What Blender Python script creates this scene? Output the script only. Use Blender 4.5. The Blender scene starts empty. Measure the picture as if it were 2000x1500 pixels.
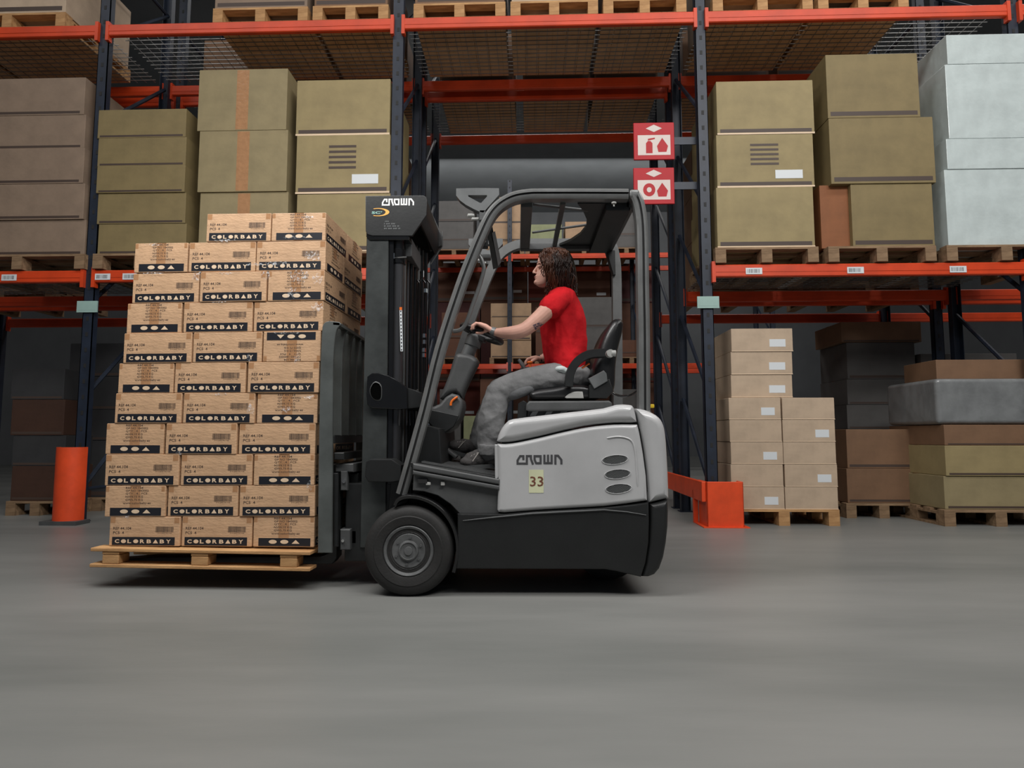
import bpy, bmesh, math, random
from mathutils import Vector, Matrix, noise
random.seed(7)
SC = bpy.context.scene
COL = SC.collection
PI = math.pi

# ---------------------------------------------------------------- camera
F = 1200.0                                   # focal length in pixels of the 2000 px wide frame
CAM = Vector((0.0, -3.68, 0.81))
PITCH = math.atan(100 / F); YAW = math.atan(10 / F)
cd = bpy.data.cameras.new('camera'); cd.sensor_width = 36; cd.lens = 36 * F / 2000; cd.clip_start = 0.05
cam = bpy.data.objects.new('camera', cd); COL.objects.link(cam)
cam.location = CAM; cam.rotation_euler = (PI / 2 + PITCH, 0, YAW)
SC.camera = cam
CR = cam.rotation_euler.to_matrix()

# ---------------------------------------------------------------- light and exposure
SC.view_settings.view_transform = 'Standard'; SC.view_settings.look = 'None'
SC.view_settings.gamma = 1; SC.view_settings.use_curve_mapping = False
SC.view_settings.exposure = -0.07
wd = bpy.data.worlds.new('world'); SC.world = wd; wd.use_nodes = True
wd.node_tree.nodes['Background'].inputs[0].default_value = (0.75, 0.85, 1.0, 1)
wd.node_tree.nodes['Background'].inputs[1].default_value = 0.10
def area(name, loc, target, sx, sy, power, col=(1, 0.985, 0.97)):
    l = bpy.data.lights.new(name, 'AREA'); l.shape = 'RECTANGLE'; l.size = sx; l.size_y = sy
    l.energy = power; l.color = col
    o = bpy.data.objects.new(name, l); COL.objects.link(o); o.location = loc
    o.rotation_euler = (Vector(target) - Vector(loc)).to_track_quat('-Z', 'Y').to_euler()
    return o
area('aisle_light', (-1.7, -1.7, 3.7), (-1.55, -0.3, 1.6), 1.8, 0.5, 70)  # added low fill, no fixture here: brightens the load towards its top
area('aisle_light', (1.0, -4.6, 6.2), (0.9, 0.4, 1.0), 4.0, 1.0, 120)
area('aisle_light', (3.6, -4.2, 6.4), (2.4, 0.8, 0.4), 4.0, 1.0, 250)
area('aisle_light', (0.0, -1.8, 8.8), (0.0, -1.8, 0), 16.0, 1.2, 470)
area('cross_aisle_lamp', (0.5, 6.2, 8.4), (0.3, 9.5, 3), 10.0, 1.2, 330)
area('back_wall_fill', (0.0, 15.0, 8.8), (0.0, 20.0, 7.4), 14.0, 1.0, 200)  # added fill light that lifts the far wall, not a real fixture
area('cross_aisle_lamp', (7.5, 2.0, 8.4), (6.0, 2.4, 0), 3.0, 3.0, 120)

# ---------------------------------------------------------------- pixel to world
def ray(px, py):
    return CR @ Vector(((px - 1000) / F, -(py - 750) / F, -1.0))
class Frame:
    """a vertical plane frame: u along, v in depth, z up"""
    def __init__(s, x, y, ang):
        s.o = Vector((x, y, 0)); s.a = ang
        s.U = Vector((math.cos(ang), -math.sin(ang), 0)); s.V = Vector((math.sin(ang), math.cos(ang), 0))
    def at(s, px, py, v=0.0):
        d = ray(px, py); q = s.o + s.V * v
        t = (q - CAM).dot(s.V) / d.dot(s.V); p = CAM + d * t
        return (p - s.o).dot(s.U), p.z
    def w(s, u, v, z): return s.o + s.U * u + s.V * v + Vector((0, 0, z))
    def floor_v(s, px, py):
        d = ray(px, py); t = -CAM.z / d.z; p = CAM + d * t
        return (p - s.o).dot(s.U), (p - s.o).dot(s.V)
    def M(s, u, v, z):
        m = Matrix.Rotation(-s.a, 4, 'Z'); m.translation = s.w(u, v, z); return m
W0 = Frame(0, 0, 0)
def at(px, py, Y): return W0.at(px, py, Y)
def pt(px, py, Y):
    x, z = W0.at(px, py, Y); return Vector((x, Y, z))
def atz(px, py, Z):
    d = ray(px, py); t = (Z - CAM.z) / d.z; p = CAM + d * t; return p.x, p.y

# ---------------------------------------------------------------- materials
def lin(c):
    return tuple(((v / 255) / 12.92 if v / 255 <= 0.04045 else ((v / 255 + 0.055) / 1.055) ** 2.4) for v in c)
MATS = {}
def mat(name, rgb, rough=0.6, metal=0.0, var=0.12, scale=6.0, bump=0.0, bscale=60.0, coat=0.0, emit=0.0,
        rgb2=None, stretch=(1, 1, 1), spec=0.5, cr=0.1):
    if name in MATS: return MATS[name]
    m = bpy.data.materials.new(name); m.use_nodes = True; nt = m.node_tree; N = nt.nodes; L = nt.links
    b = N['Principled BSDF']; c = lin(rgb)
    b.inputs['Roughness'].default_value = rough; b.inputs['Metallic'].default_value = metal
    b.inputs['Specular IOR Level'].default_value = spec
    b.inputs['Coat Weight'].default_value = coat; b.inputs['Coat Roughness'].default_value = cr
    tc = N.new('ShaderNodeTexCoord'); mp = N.new('ShaderNodeMapping'); mp.inputs['Scale'].default_value = stretch
    L.new(tc.outputs['Object'], mp.inputs['Vector'])
    if var > 0 or rgb2:
        n = N.new('ShaderNodeTexNoise'); n.inputs['Scale'].default_value = scale; n.inputs['Detail'].default_value = 5
        n.inputs['Roughness'].default_value = 0.6
        L.new(mp.outputs[0], n.inputs['Vector'])
        r = N.new('ShaderNodeValToRGB')
        c2 = lin(rgb2) if rgb2 else tuple(v * (1 - 2 * var) for v in c)
        c1 = c if rgb2 else tuple(min(1, v * (1 + var)) for v in c)
        r.color_ramp.elements[0].color = (*c2, 1); r.color_ramp.elements[0].position = 0.3
        r.color_ramp.elements[1].color = (*c1, 1); r.color_ramp.elements[1].position = 0.62
        L.new(n.outputs['Fac'], r.inputs['Fac']); L.new(r.outputs['Color'], b.inputs['Base Color'])
    else:
        b.inputs['Base Color'].default_value = (*c, 1)
    if bump > 0:
        n2 = N.new('ShaderNodeTexNoise'); n2.inputs['Scale'].default_value = bscale; n2.inputs['Detail'].default_value = 4
        L.new(mp.outputs[0], n2.inputs['Vector'])
        bp = N.new('ShaderNodeBump'); bp.inputs['Strength'].default_value = bump; bp.inputs['Distance'].default_value = 0.01
        L.new(n2.outputs['Fac'], bp.inputs['Height']); L.new(bp.outputs[0], b.inputs['Normal'])
    if emit:
        b.inputs['Emission Color'].default_value = (*c, 1); b.inputs['Emission Strength'].default_value = emit
    MATS[name] = m; return m

K = dict(
 floor=mat('polished_concrete', (128, 128, 125), 0.42, 0, 0, 0.55, 0.05, 30, rgb2=(102, 104, 101), stretch=(0.35, 1.8, 1), spec=0.35),
 wall=mat('grey_wall', (100, 102, 104), 0.8, 0, 0.08, 0.6),
 ceil=mat('ceiling_sheet', (120, 124, 126), 0.7, 0, 0.05, 1),
 orange=mat('orange_rack_paint', (205, 66, 26), 0.42, 0, 0.10, 3, coat=0.1),
 navy=mat('dark_blue_rack_paint', (30, 38, 52), 0.5, 0, 0.2, 5),
 wire=mat('zinc_wire', (150, 150, 148), 0.4, 0.7, 0.1),
 plate=mat('pale_green_plate', (150, 178, 170), 0.5, 0, 0.05),
 kraft=mat('kraft_board', (198, 160, 124), 0.62, 0, 0.07, 9, 0.25, 40, coat=0.25, stretch=(1, 1, 2.2), cr=0.22),
 edge=mat('kraft_light', (222, 196, 166), 0.6, 0, 0.04),
 tape=mat('packing_tape', (174, 130, 92), 0.25, 0, 0.06, 20, 0.3, 30, coat=0.5),
 ink=mat('black_ink', (22, 24, 32), 0.5, 0, 0.0, coat=0.25),
 inkg=mat('faded_ink', (72, 58, 50), 0.6, 0, 0.0),
 film=mat('film', (235, 238, 240), 0.12, 0, 0.0, spec=0.9),
 wood=mat('pallet_wood', (196, 152, 102), 0.75, 0, 0.0, 4, 0.3, 60, rgb2=(150, 108, 66), stretch=(1, 6, 6)),
 woodd=mat('weathered_pallet_wood', (150, 122, 92), 0.8, 0, 0.0, 4, 0.3, 60, rgb2=(104, 80, 56), stretch=(1, 6, 6)),
 cream=mat('pearl_grey_paint', (178, 178, 178), 0.30, 0, 0.05, 3, 0.02, 8, coat=0.35, cr=0.08),
 seam=mat('dark_seam', (30, 30, 30), 0.7, 0, 0),
 black=mat('black_paint', (30, 31, 31), 0.42, 0, 0.15, 8, 0.04, 60),
 gblack=mat('gloss_black', (24, 24, 25), 0.16, 0.2, 0.1, 8, coat=0.5),
 skirt=mat('black_skirt', (25, 26, 26), 0.46, 0, 0.10, 5, 0.08, 120),
 dgrey=mat('dark_grey_plastic', (76, 77, 77), 0.5, 0, 0.10, 6, 0.08, 150),
 mgrey=mat('mid_grey_paint', (108, 110, 110), 0.36, 0.1, 0.10, 7, coat=0.2),
 guard=mat('guard_grey', (112, 113, 112), 0.34, 0.2, 0.08, 9, 0.02, 80, coat=0.25),
 groove=mat('groove_shadow', (38, 38, 38), 0.6, 0, 0),
 steel=mat('mast_steel', (68, 71, 70), 0.36, 0.35, 0.2, 5, 0.05, 40),
 backr=mat('backrest_grey', (92, 96, 94), 0.38, 0.25, 0.16, 4, 0.05, 40),
 chrome=mat('chrome', (220, 220, 220), 0.08, 1.0, 0),
 rubber=mat('tyre_rubber', (34, 33, 32), 0.72, 0, 0.16, 8, 0.12, 90),
 rim=mat('rim_paint', (96, 97, 97), 0.5, 0.2, 0.15, 14, 0.08, 60),
 vinyl=mat('black_vinyl', (30, 30, 31), 0.38, 0, 0.1, 10, 0.06, 90, coat=0.15),
 lgrey=mat('light_grey_plastic', (178, 178, 174), 0.4, 0, 0.05),
 orangep=mat('orange_plastic', (235, 112, 32), 0.4, 0, 0.05),
 white=mat('white_print', (230, 230, 228), 0.5, 0, 0),
 greyp=mat('grey_print', (66, 66, 68), 0.5, 0, 0),
 teal=mat('pale_teal_print', (150, 196, 186), 0.5, 0, 0),
 amber=mat('amber_print', (240, 178, 84), 0.5, 0, 0),
 sticker=mat('pale_yellow_sticker', (206, 208, 172), 0.4, 0, 0.05),
 brownp=mat('brown_print', (112, 66, 48), 0.6, 0, 0.2, 60),
 skin=mat('skin', (214, 164, 146), 0.5, 0, 0.05, 14, spec=0.3),
 tattoo=mat('tattoo_ink', (84, 74, 88), 0.6, 0, 0.2, 90),
 lip=mat('lips', (196, 122, 114), 0.45, 0, 0),
 red=mat('red_cotton', (196, 24, 32), 0.85, 0, 0.10, 7, 0.6, 22, spec=0.2),
 trous=mat('grey_trouser_cloth', (122, 122, 122), 0.9, 0, 0.08, 12, 0.5, 30),
 trousd=mat('darker_patch_cloth', (98, 99, 100), 0.9, 0, 0.08, 12, 0.4, 30),
 boot=mat('grey_suede', (76, 73, 72), 0.9, 0, 0.15, 20, 0.4, 80),
 lace=mat('lace', (168, 162, 156), 0.8, 0, 0),
 hair=mat('dark_brown_hair', (58, 34, 24), 0.40, 0, 0.0, 14, rgb2=(20, 15, 15), stretch=(1, 1, 0.4)),
 hairb=mat('auburn_hair', (98, 56, 34), 0.40, 0, 0.0, 14, rgb2=(48, 26, 18), stretch=(1, 1, 0.4)),
 shirtw=mat('pale_undershirt', (205, 214, 212), 0.8, 0, 0.03),
 void=mat('hole_black', (10, 10, 10), 0.9, 0, 0, spec=0.0),
 cyl=mat('cylinder_black', (74, 74, 76), 0.24, 0.5, 0.05, coat=0.5),
 signr=mat('sign_red', (178, 14, 26), 0.6, 0, 0.03),
 signw=mat('sign_white', (214, 200, 192), 0.5, 0, 0.03),
 guardo=mat('post_guard_orange', (224, 76, 34), 0.45, 0, 0.08),
 wrapw=mat('white_wrap', (196, 206, 204), 0.28, 0, 0.06, 5, 0.5, 9, coat=0.5),
 wrapg=mat('grey_wrap', (120, 122, 122), 0.35, 0, 0.12, 5, 0.5, 9, coat=0.4),
 label=mat('white_label', (214, 218, 220), 0.5, 0, 0.0),
)
def carton_mat(name, rgb): return mat(name, rgb, 0.7, 0, 0.07, 5, 0.1, 30)

# ---------------------------------------------------------------- mesh builder
class MB:
    def __init__(s): s.v = []; s.f = []; s.m = []; s.mi = 0
    def add(s, vs, fs, mi=None, M=None):
        o = len(s.v)
        s.v += [tuple(M @ Vector(v)) if M is not None else tuple(v) for v in vs]
        s.f += [tuple(i + o for i in f) for f in fs]; s.m += [s.mi if mi is None else mi] * len(fs)
        return s
    def box(s, x0, x1, y0, y1, z0, z1, mi=None, M=None):
        vs = [(x0, y0, z0), (x1, y0, z0), (x1, y1, z0), (x0, y1, z0), (x0, y0, z1), (x1, y0, z1), (x1, y1, z1), (x0, y1, z1)]
        return s.add(vs, [(0, 3, 2, 1), (4, 5, 6, 7), (0, 1, 5, 4), (1, 2, 6, 5), (2, 3, 7, 6), (3, 0, 4, 7)], mi, M)
    def rbox(s, x0, x1, y0, y1, z0, z1, b, seg=2, mi=None, M=None):
        bm = bmesh.new(); bmesh.ops.create_cube(bm, size=1)
        for v in bm.verts:
            v.co = Vector(((x0 + x1) / 2 + v.co.x * (x1 - x0), (y0 + y1) / 2 + v.co.y * (y1 - y0), (z0 + z1) / 2 + v.co.z * (z1 - z0)))
        bmesh.ops.bevel(bm, geom=bm.edges[:], offset=b, segments=seg, affect='EDGES', profile=0.5)
        return s.bm(bm, mi, M)
    def bm(s, bm, mi=None, M=None):
        bm.verts.index_update(); bmesh.ops.recalc_face_normals(bm, faces=bm.faces[:])
        s.add([v.co.copy() for v in bm.verts], [[v.index for v in f.verts] for f in bm.faces], mi, M); bm.free(); return s
    def prism(s, out, y0, y1, bevel=0.0, seg=3, mi=None, M=None, bend=None):
        """outline in (x, z), extruded along y, both caps rounded off by inset rings"""
        P = []
        dmin = max(1e-5, bevel * 0.22)
        for p in out:
            p = Vector(p)
            if not P or (p - P[-1]).length > dmin: P.append(p)
        while len(P) > 3 and (P[0] - P[-1]).length <= dmin: P.pop()
        if sum(P[i - 1].x * P[i].y - P[i].x * P[i - 1].y for i in range(len(P))) < 0: P.reverse()
        n = len(P); MT = []
        for i in range(n):
            a = (P[i] - P[i - 1]).normalized(); b = (P[(i + 1) % n] - P[i]).normalized()
            na = Vector((-a.y, a.x)); nb = Vector((-b.y, b.x)); t = (na + nb) / max(0.35, 1 + na.dot(nb))
            MT.append(t)
        rings = []
        b = min(bevel, abs(y1 - y0) * 0.49); sg = 1 if y1 > y0 else -1
        if b > 0:
            for k in range(seg, -1, -1):
                th = PI / 2 * k / seg; rings.append((b * (1 - math.cos(th)), y0 + sg * b * (1 - math.sin(th))))
            for k in range(seg + 1):
                th = PI / 2 * k / seg; rings.append((b * (1 - math.cos(th)), y1 - sg * b * (1 - math.sin(th))))
        else: rings = [(0, y0), (0, y1)]
        def ringpts(ins):
            Q = [P[i] + MT[i] * ins for i in range(n)]
            if ins <= 0: return Q
            for _ in range(12):
                bad = [(Q[(i + 1) % n] - Q[i]).dot(P[(i + 1) % n] - P[i]) < -1e-9 for i in range(n)]
                if not any(bad) or all(bad): break
                st = next(i for i in range(n) if not bad[i]); i = 0
                while i < n:
                    a = (st + i) % n
                    if bad[a]:
                        run = [a]
                        while bad[(run[-1]) % n] and len(run) < n: run.append((run[-1] + 1) % n)
                        lo, hi = run[0], run[-1]
                        # pull in one more neighbour when the merged corner is still folded
                        mid = sum((Q[r] for r in run), Vector((0, 0))) / len(run)
                        for r in run: Q[r] = mid.copy()
                        i += len(run)
                    else: i += 1
                for i in range(n):      # edges that still run backwards through a merged corner
                    j = (i + 1) % n
                    if (Q[j] - Q[i]).dot(P[j] - P[i]) < -1e-9: m_ = (Q[i] + Q[j]) / 2; Q[i] = m_.copy(); Q[j] = m_.copy()
            def cr(a, b, c): return (b.x - a.x) * (c.y - a.y) - (b.y - a.y) * (c.x - a.x)
            for _ in range(6):          # cut off the small loops where the inset outline crosses itself
                hit = None
                for i in range(n):
                    a, b_ = Q[i], Q[(i + 1) % n]
                    if (a - b_).length < 1e-7: continue
                    for j in range(i + 1, n):
                        c, d = Q[j], Q[(j + 1) % n]
                        if (c - d).length < 1e-7 or (c - b_).length < 1e-7 or (d - a).length < 1e-7: continue
                        c1, c2, c3, c4 = cr(a, b_, c), cr(a, b_, d), cr(c, d, a), cr(c, d, b_)
                        if c1 * c2 < 0 and c3 * c4 < 0: hit = (i, j, a + (b_ - a) * (c3 / (c3 - c4))); break
                    if hit: break
                if not hit: break
                i, j, x = hit
                idx = list(range(i + 1, j + 1)) if j - i <= n / 2 else [k % n for k in range(j + 1, i + 1 + n)]
                for k in idx: Q[k] = x.copy()
            return Q
        vs = [(q.x, y, q.y) for ins, y in rings for q in ringpts(ins)]
        if bend: vs = [bend(Vector(v)) for v in vs]
        k = len(rings)
        fs = [(r * n + i, r * n + (i + 1) % n, (r + 1) * n + (i + 1) % n, (r + 1) * n + i) for r in range(k - 1) for i in range(n)]
        fs += [tuple(range(n))[::-1], tuple((k - 1) * n + i for i in range(n))]
        bm = bmesh.new(); bv = [bm.verts.new(v) for v in vs]
        for f in fs: bm.faces.new([bv[q] for q in f])
        bmesh.ops.remove_doubles(bm, verts=bm.verts[:], dist=3e-4)
        return s.bm(bm, mi, M)
    def tube(s, pts, r, n=10, mi=None, cap=True, M=None, flat=1.0):
        pts = [Vector(p) for p in pts]; k = len(pts)
        rs = r if isinstance(r, (list, tuple)) else [r] * k
        vs = []; fs = []
        t0 = (pts[1] - pts[0]).normalized(); up = Vector((0, 0, 1)) if abs(t0.z) < 0.9 else Vector((0, 1, 0))
        nx = t0.cross(up).normalized()
        for i in range(k):
            t = (pts[min(i + 1, k - 1)] - pts[max(i - 1, 0)])
            t = t.normalized() if t.length > 1e-9 else t0
            nx = (nx - t * nx.dot(t)).normalized(); ny = t.cross(nx)
            for j in range(n):
                a = 2 * PI * j / n
                vs.append(pts[i] + nx * (math.cos(a) * rs[i]) + ny * (math.sin(a) * rs[i] * flat))
        for i in range(k - 1):
            for j in range(n):
                fs.append((i * n + j, i * n + (j + 1) % n, (i + 1) * n + (j + 1) % n, (i + 1) * n + j))
        if cap: fs += [tuple(range(n))[::-1], tuple((k - 1) * n + j for j in range(n))]
        return s.add(vs, fs, mi, M)
    def sweep(s, path, prof, mi=None, closed=True, mis=None):
        """path of (x, z) in the XZ plane; prof of (n, y): n in the plane across the path, y along Y"""
        P = [Vector((p[0], 0, p[1])) for p in path]; k = len(P); n = len(prof); vs = []
        for i in range(k):
            a = (P[i] - P[i - 1]).normalized() if i else None; b = (P[i + 1] - P[i]).normalized() if i < k - 1 else None
            t = ((a or b) + (b or a)).normalized(); nn = Vector((-t.z, 0, t.x))
            c = (a or b).dot(t); c = max(c, 0.5)
            for q in prof: vs.append(P[i] + nn * (q[0] / c) + Vector((0, q[1], 0)))
        for i in range(k - 1):
            for j in range(n):
                m = mis[j] if mis else mi
                s.add([], [], m)
        o = len(s.v); s.v += [tuple(v) for v in vs]
        for i in range(k - 1):
            for j in range(n):
                s.f.append((o + i * n + j, o + i * n + (j + 1) % n, o + (i + 1) * n + (j + 1) % n, o + (i + 1) * n + j))
                s.m.append((mis[j] if mis else (s.mi if mi is None else mi)))
        s.f += [tuple(o + j for j in range(n))[::-1], tuple(o + (k - 1) * n + j for j in range(n))]; s.m += [s.mi if mi is None else mi] * 2
        return s
    def lathe(s, prof, cx, cy, cz, n=48, axis='Y', mi=None):
        """prof of (r, h); axis through the centre"""
        vs = []; fs = []; k = len(prof)
        for r, h in prof:
            for j in range(n):
                a = 2 * PI * j / n
                p = (r * math.cos(a), h, r * math.sin(a)) if axis == 'Y' else ((r * math.cos(a), r * math.sin(a), h) if axis == 'Z' else (h, r * math.cos(a), r * math.sin(a)))
                vs.append((p[0] + cx, p[1] + cy, p[2] + cz))
        for i in range(k - 1):
            for j in range(n): fs.append((i * n + j, i * n + (j + 1) % n, (i + 1) * n + (j + 1) % n, (i + 1) * n + j))
        fs += [tuple(range(n))[::-1], tuple((k - 1) * n + j for j in range(n))]
        return s.add(vs, fs, mi)
    def ell(s, c, rx, ry, rz, n=16, mi=None, M=None):
        vs = []; fs = []; k = n // 2
        for i in range(1, k):
            a = PI * i / k
            for j in range(n):
                b = 2 * PI * j / n
                vs.append((c[0] + rx * math.sin(a) * math.cos(b), c[1] + ry * math.sin(a) * math.sin(b), c[2] + rz * math.cos(a)))
        for i in range(k - 2):
            for j in range(n): fs.append((i * n + j, (i + 1) * n + j, (i + 1) * n + (j + 1) % n, i * n + (j + 1) % n))
        vs.append((c[0], c[1], c[2] + rz)); vs.append((c[0], c[1], c[2] - rz)); T = len(vs) - 2
        for j in range(n):
            fs.append((T, j, (j + 1) % n)); fs.append((T + 1, (k - 2) * n + (j + 1) % n, (k - 2) * n + j))
        return s.add(vs, fs, mi, M)
    def mesh(s, name, mats, smooth=35):
        me = bpy.data.meshes.new(name); me.from_pydata(s.v, [], s.f)
        for m in (mats if isinstance(mats, (list, tuple)) else [mats]): me.materials.append(m)
        me.polygons.foreach_set('material_index', s.m)
        bm = bmesh.new(); bm.from_mesh(me); bmesh.ops.recalc_face_normals(bm, faces=bm.faces[:]); bm.to_mesh(me); bm.free()
        if smooth:
            me.shade_smooth()
            ca = math.cos(math.radians(smooth)); vf = {}
            pn = [p.normal.copy() for p in me.polygons]; pa = [p.area for p in me.polygons]
            for p in me.polygons:
                for v in p.vertices: vf.setdefault(v, []).append(p.index)
            out = []
            for p in me.polygons:
                a = pn[p.index]
                for v in p.vertices:
                    t = Vector((0, 0, 0))
                    for q in vf[v]:
                        if pn[q].dot(a) > ca: t += pn[q] * pa[q]
                    out.append(t.normalized() if t.length > 1e-14 else a)
            me.normals_split_custom_set(out)
        return me
    def build(s, name, mats, parent=None, smooth=35, loc=None):
        o = bpy.data.objects.new(name, s.mesh(name, mats, smooth)); COL.objects.link(o)
        if parent: o.parent = parent
        if loc is not None:
            o.location = loc
        return o
def tag(o, label=None, cat=None, group=None, kind=None):
    if label: o['label'] = label
    if cat: o['category'] = cat
    if group: o['group'] = group
    if kind: o['kind'] = kind
    return o
def empty(name, M=None, label=None, cat=None, group=None):
    o = bpy.data.objects.new(name, None); COL.objects.link(o); o.empty_display_size = 0.1
    if M is not None: o.matrix_world = M if isinstance(M, Matrix) else Matrix.Translation(M)
    return tag(o, label, cat, group)
def inst(name, me, parent=None, M=None):
    o = bpy.data.objects.new(name, me); COL.objects.link(o)
    if parent: o.parent = parent
    if M is not None: o.matrix_local = M
    return o

# text as flat polygons (Blender's built-in font)
_tc = {}
def text_geo(s, bold=0.0, w=1.0):
    k = (s, bold)
    if k not in _tc:
        c = bpy.data.curves.new('t', 'FONT'); c.body = s; c.size = 1; c.offset = bold; c.resolution_u = 2
        o = bpy.data.objects.new('t', c); COL.objects.link(o)
        me = bpy.data.meshes.new_from_object(o.evaluated_get(bpy.context.evaluated_depsgraph_get()))
        vs = [v.co.copy() for v in me.vertices]; fs = [tuple(p.vertices) for p in me.polygons]
        COL.objects.unlink(o); bpy.data.objects.remove(o); bpy.data.meshes.remove(me)
        _tc[k] = (vs, fs)
    return _tc[k]
def text_fit(mb, s, x0, x1, z0, z1, M, mi=0, bold=0.0, d=0.0):
    """flat text filling the rectangle x0..x1, z0..z1 of the plane y=d, transformed by M"""
    vs, fs = text_geo(s, bold)
    ax = min(v.x for v in vs); bx = max(v.x for v in vs); ay = min(v.y for v in vs); by = max(v.y for v in vs)
    mb.add([M @ Vector((x0 + (v.x - ax) / (bx - ax) * (x1 - x0), d, z0 + (v.y - ay) / (by - ay) * (z1 - z0))) for v in vs], fs, mi)
def poly(mb, pts, M, mi=0, d=0.0):
    mb.add([M @ Vector((x, d, z)) for x, z in pts], [tuple(range(len(pts)))], mi)
def ellipse(cx, cz, rx, rz, n=20): return [(cx + rx * math.cos(2 * PI * i / n), cz + rz * math.sin(2 * PI * i / n)) for i in range(n)]
def strokes(mb, pls, w, M, mi=0, d=0.0):
    """thick mitred polylines as flat quads"""
    for pl in pls:
        P = [Vector(p) for p in pl]; k = len(P); cl = (P[0] - P[-1]).length < 1e-6
        if cl: P = P[:-1]; k -= 1
        L = []; R = []
        for i in range(k):
            a = (P[i] - P[i - 1]).normalized() if (i or cl) else None
            b = (P[(i + 1) % k] - P[i]).normalized() if (i < k - 1 or cl) else None
            t = (a or b) + (b or a); t = t.normalized() if t.length > 1e-6 else (a or b)
            n = Vector((-t.y, t.x)); c = max(0.5, (a or b).dot(t))
            L.append(P[i] + n * (w / 2 / c)); R.append(P[i] - n * (w / 2 / c))
        vs = [M @ Vector((q.x, d, q.y)) for q in L + R]
        fs = [(i, (i + 1) % k, k + (i + 1) % k, k + i) for i in range(k if cl else k - 1)]
        mb.add(vs, fs, mi)

def evaluated(o, *mods):
    """apply modifiers without operators"""
    for typ, kw in mods:
        m = o.modifiers.new(typ, typ)
        for k, v in kw.items(): setattr(m, k, v)
    dg = bpy.context.evaluated_depsgraph_get()
    me = bpy.data.meshes.new_from_object(o.evaluated_get(dg), preserve_all_data_layers=False, depsgraph=dg)
    o.modifiers.clear(); old = o.data; o.data = me
    for m in old.materials:
        if not me.materials: me.materials.append(m)
    me.shade_smooth(); return o
def blob(mb, name, material, parent, voxel=0.006, smooth=4, wr=None):
    o = mb.build(name, material, parent)
    evaluated(o, ('REMESH', dict(mode='VOXEL', voxel_size=voxel)), ('SMOOTH', dict(factor=0.5, iterations=smooth)))
    if wr:
        amp, sc, st = wr
        me = o.data
        ns = [v.normal.copy() for v in me.vertices]
        for v, n in zip(me.vertices, ns):
            q = Vector((v.co.x * st[0], v.co.y * st[1], v.co.z * st[2])) * sc
            a = noise.noise(q) + 0.5 * noise.noise(q * 2.3 + Vector((3, 1, 7)))
            v.co += n * (amp * (1 - 2.2 * abs(a)))
    return o

# stylised five letter logo, unit box 0..1 wide, 0..0.215 high
def logo(mb, x0, x1, z0, z1, M, mi=0, d=0.0):
    sx = (x1 - x0) / 1500.0; sz = (z1 - z0) / 330.0
    def q(pl): return [(x0 + (x - 150) * sx, z1 - (y - 130) * sz) for x, y in pl]
    P = [[(378, 305), (378, 178), (275, 178), (190, 318), (190, 425), (490, 425), (490, 175), (622, 175), (622, 270), (690, 455)],
         [(740, 178), (935, 178), (935, 410), (790, 410), (740, 300), (740, 178)],
         [(1058, 130), (1058, 408), (1292, 408), (1292, 130)], [(1175, 130), (1175, 408)],
         [(1412, 455), (1412, 165), (1500, 165), (1606, 300), (1606, 448)]]
    for k, p in enumerate(P): strokes(mb, [q(p)], 69 * (sx + sz) / 2, M, mi, d - 0.00025 * (k % 2) - (0.0003 if k == 3 else 0))

# ================================================================ the setting
def struct(name, mb, m): return tag(mb.build(name, m, smooth=0), kind='structure')
struct('floor', MB().box(-14, 14, -9, 20, -0.3, 0), K['floor'])
struct('ceiling', MB().box(-14, 14, -9, 20, 9.6, 9.8), K['ceil'])
struct('wall_back', MB().box(-14, 14, 20, 20.2, 0, 9.6), K['wall'])
struct('wall_left', MB().box(-14.2, -14, -9, 20, 0, 9.6), K['wall'])
struct('wall_right', MB().box(14, 14.2, -9, 20, 0, 9.6), K['wall'])

# ================================================================ pallet racks
R = Frame(2.2368, 1.905, math.radians(1.43))
POSTS = [-9.28, -6.35, -3.40, -0.47, 2.46, 5.39]
TOPZ, MIDZ, DEP = 4.87, 2.385, 1.06          # top faces of the beams, depth of a row
def post_mesh(h):
    m = MB(); w = 0.05
    m.box(-w, w, 0, 0.012, 0, h); m.box(-w, -w + 0.006, 0, 0.07, 0, h); m.box(w - 0.006, w, 0, 0.07, 0, h)
    for k in range(int(h / 0.15)): m.box(-0.012, 0.012, -0.002, 0.002, 0.1 + k * 0.15, 0.14 + k * 0.15, 1)
    m.box(-0.07, 0.07, -0.03, 0.1, 0, 0.008)
    return m.mesh('post', [K['navy'], K['seam']], 0)
def beam_mesh(L, h=0.115):
    m = MB(); m.rbox(0.05, L - 0.05, 0, 0.05, -h, 0, 0.008, 1)
    m.box(0.05, L - 0.05, -0.003, 0.0, -h * 0.62, -h * 0.38)
    for x in (0.05, L - 0.05 - 0.008): m.box(x - 0.012, x + 0.02, -0.006, 0.05, -h - 0.05, 0.03)
    return m.mesh('beam', K['orange'], 30)
def deck_mesh(L, D):
    m = MB()
    for k in range(13):
        y = 0.06 + (D - 0.12) * k / 12; m.box(0.06, L - 0.06, y - 0.003, y + 0.003, 0.0, 0.006)
    for k in range(27):
        x = 0.1 + (L - 0.2) * k / 26; m.box(x - 0.002, x + 0.002, 0.0, D, 0.006, 0.010)
    return m.mesh('wire_deck', K['wire'], 0)
def brace_mesh(D, z0, z1):
    m = MB(); m.tube([(0, 0.05, z0), (0, D - 0.05, z1)], 0.02, 6); return m.mesh('brace', K['navy'])
PM = post_mesh(6.6)
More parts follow.
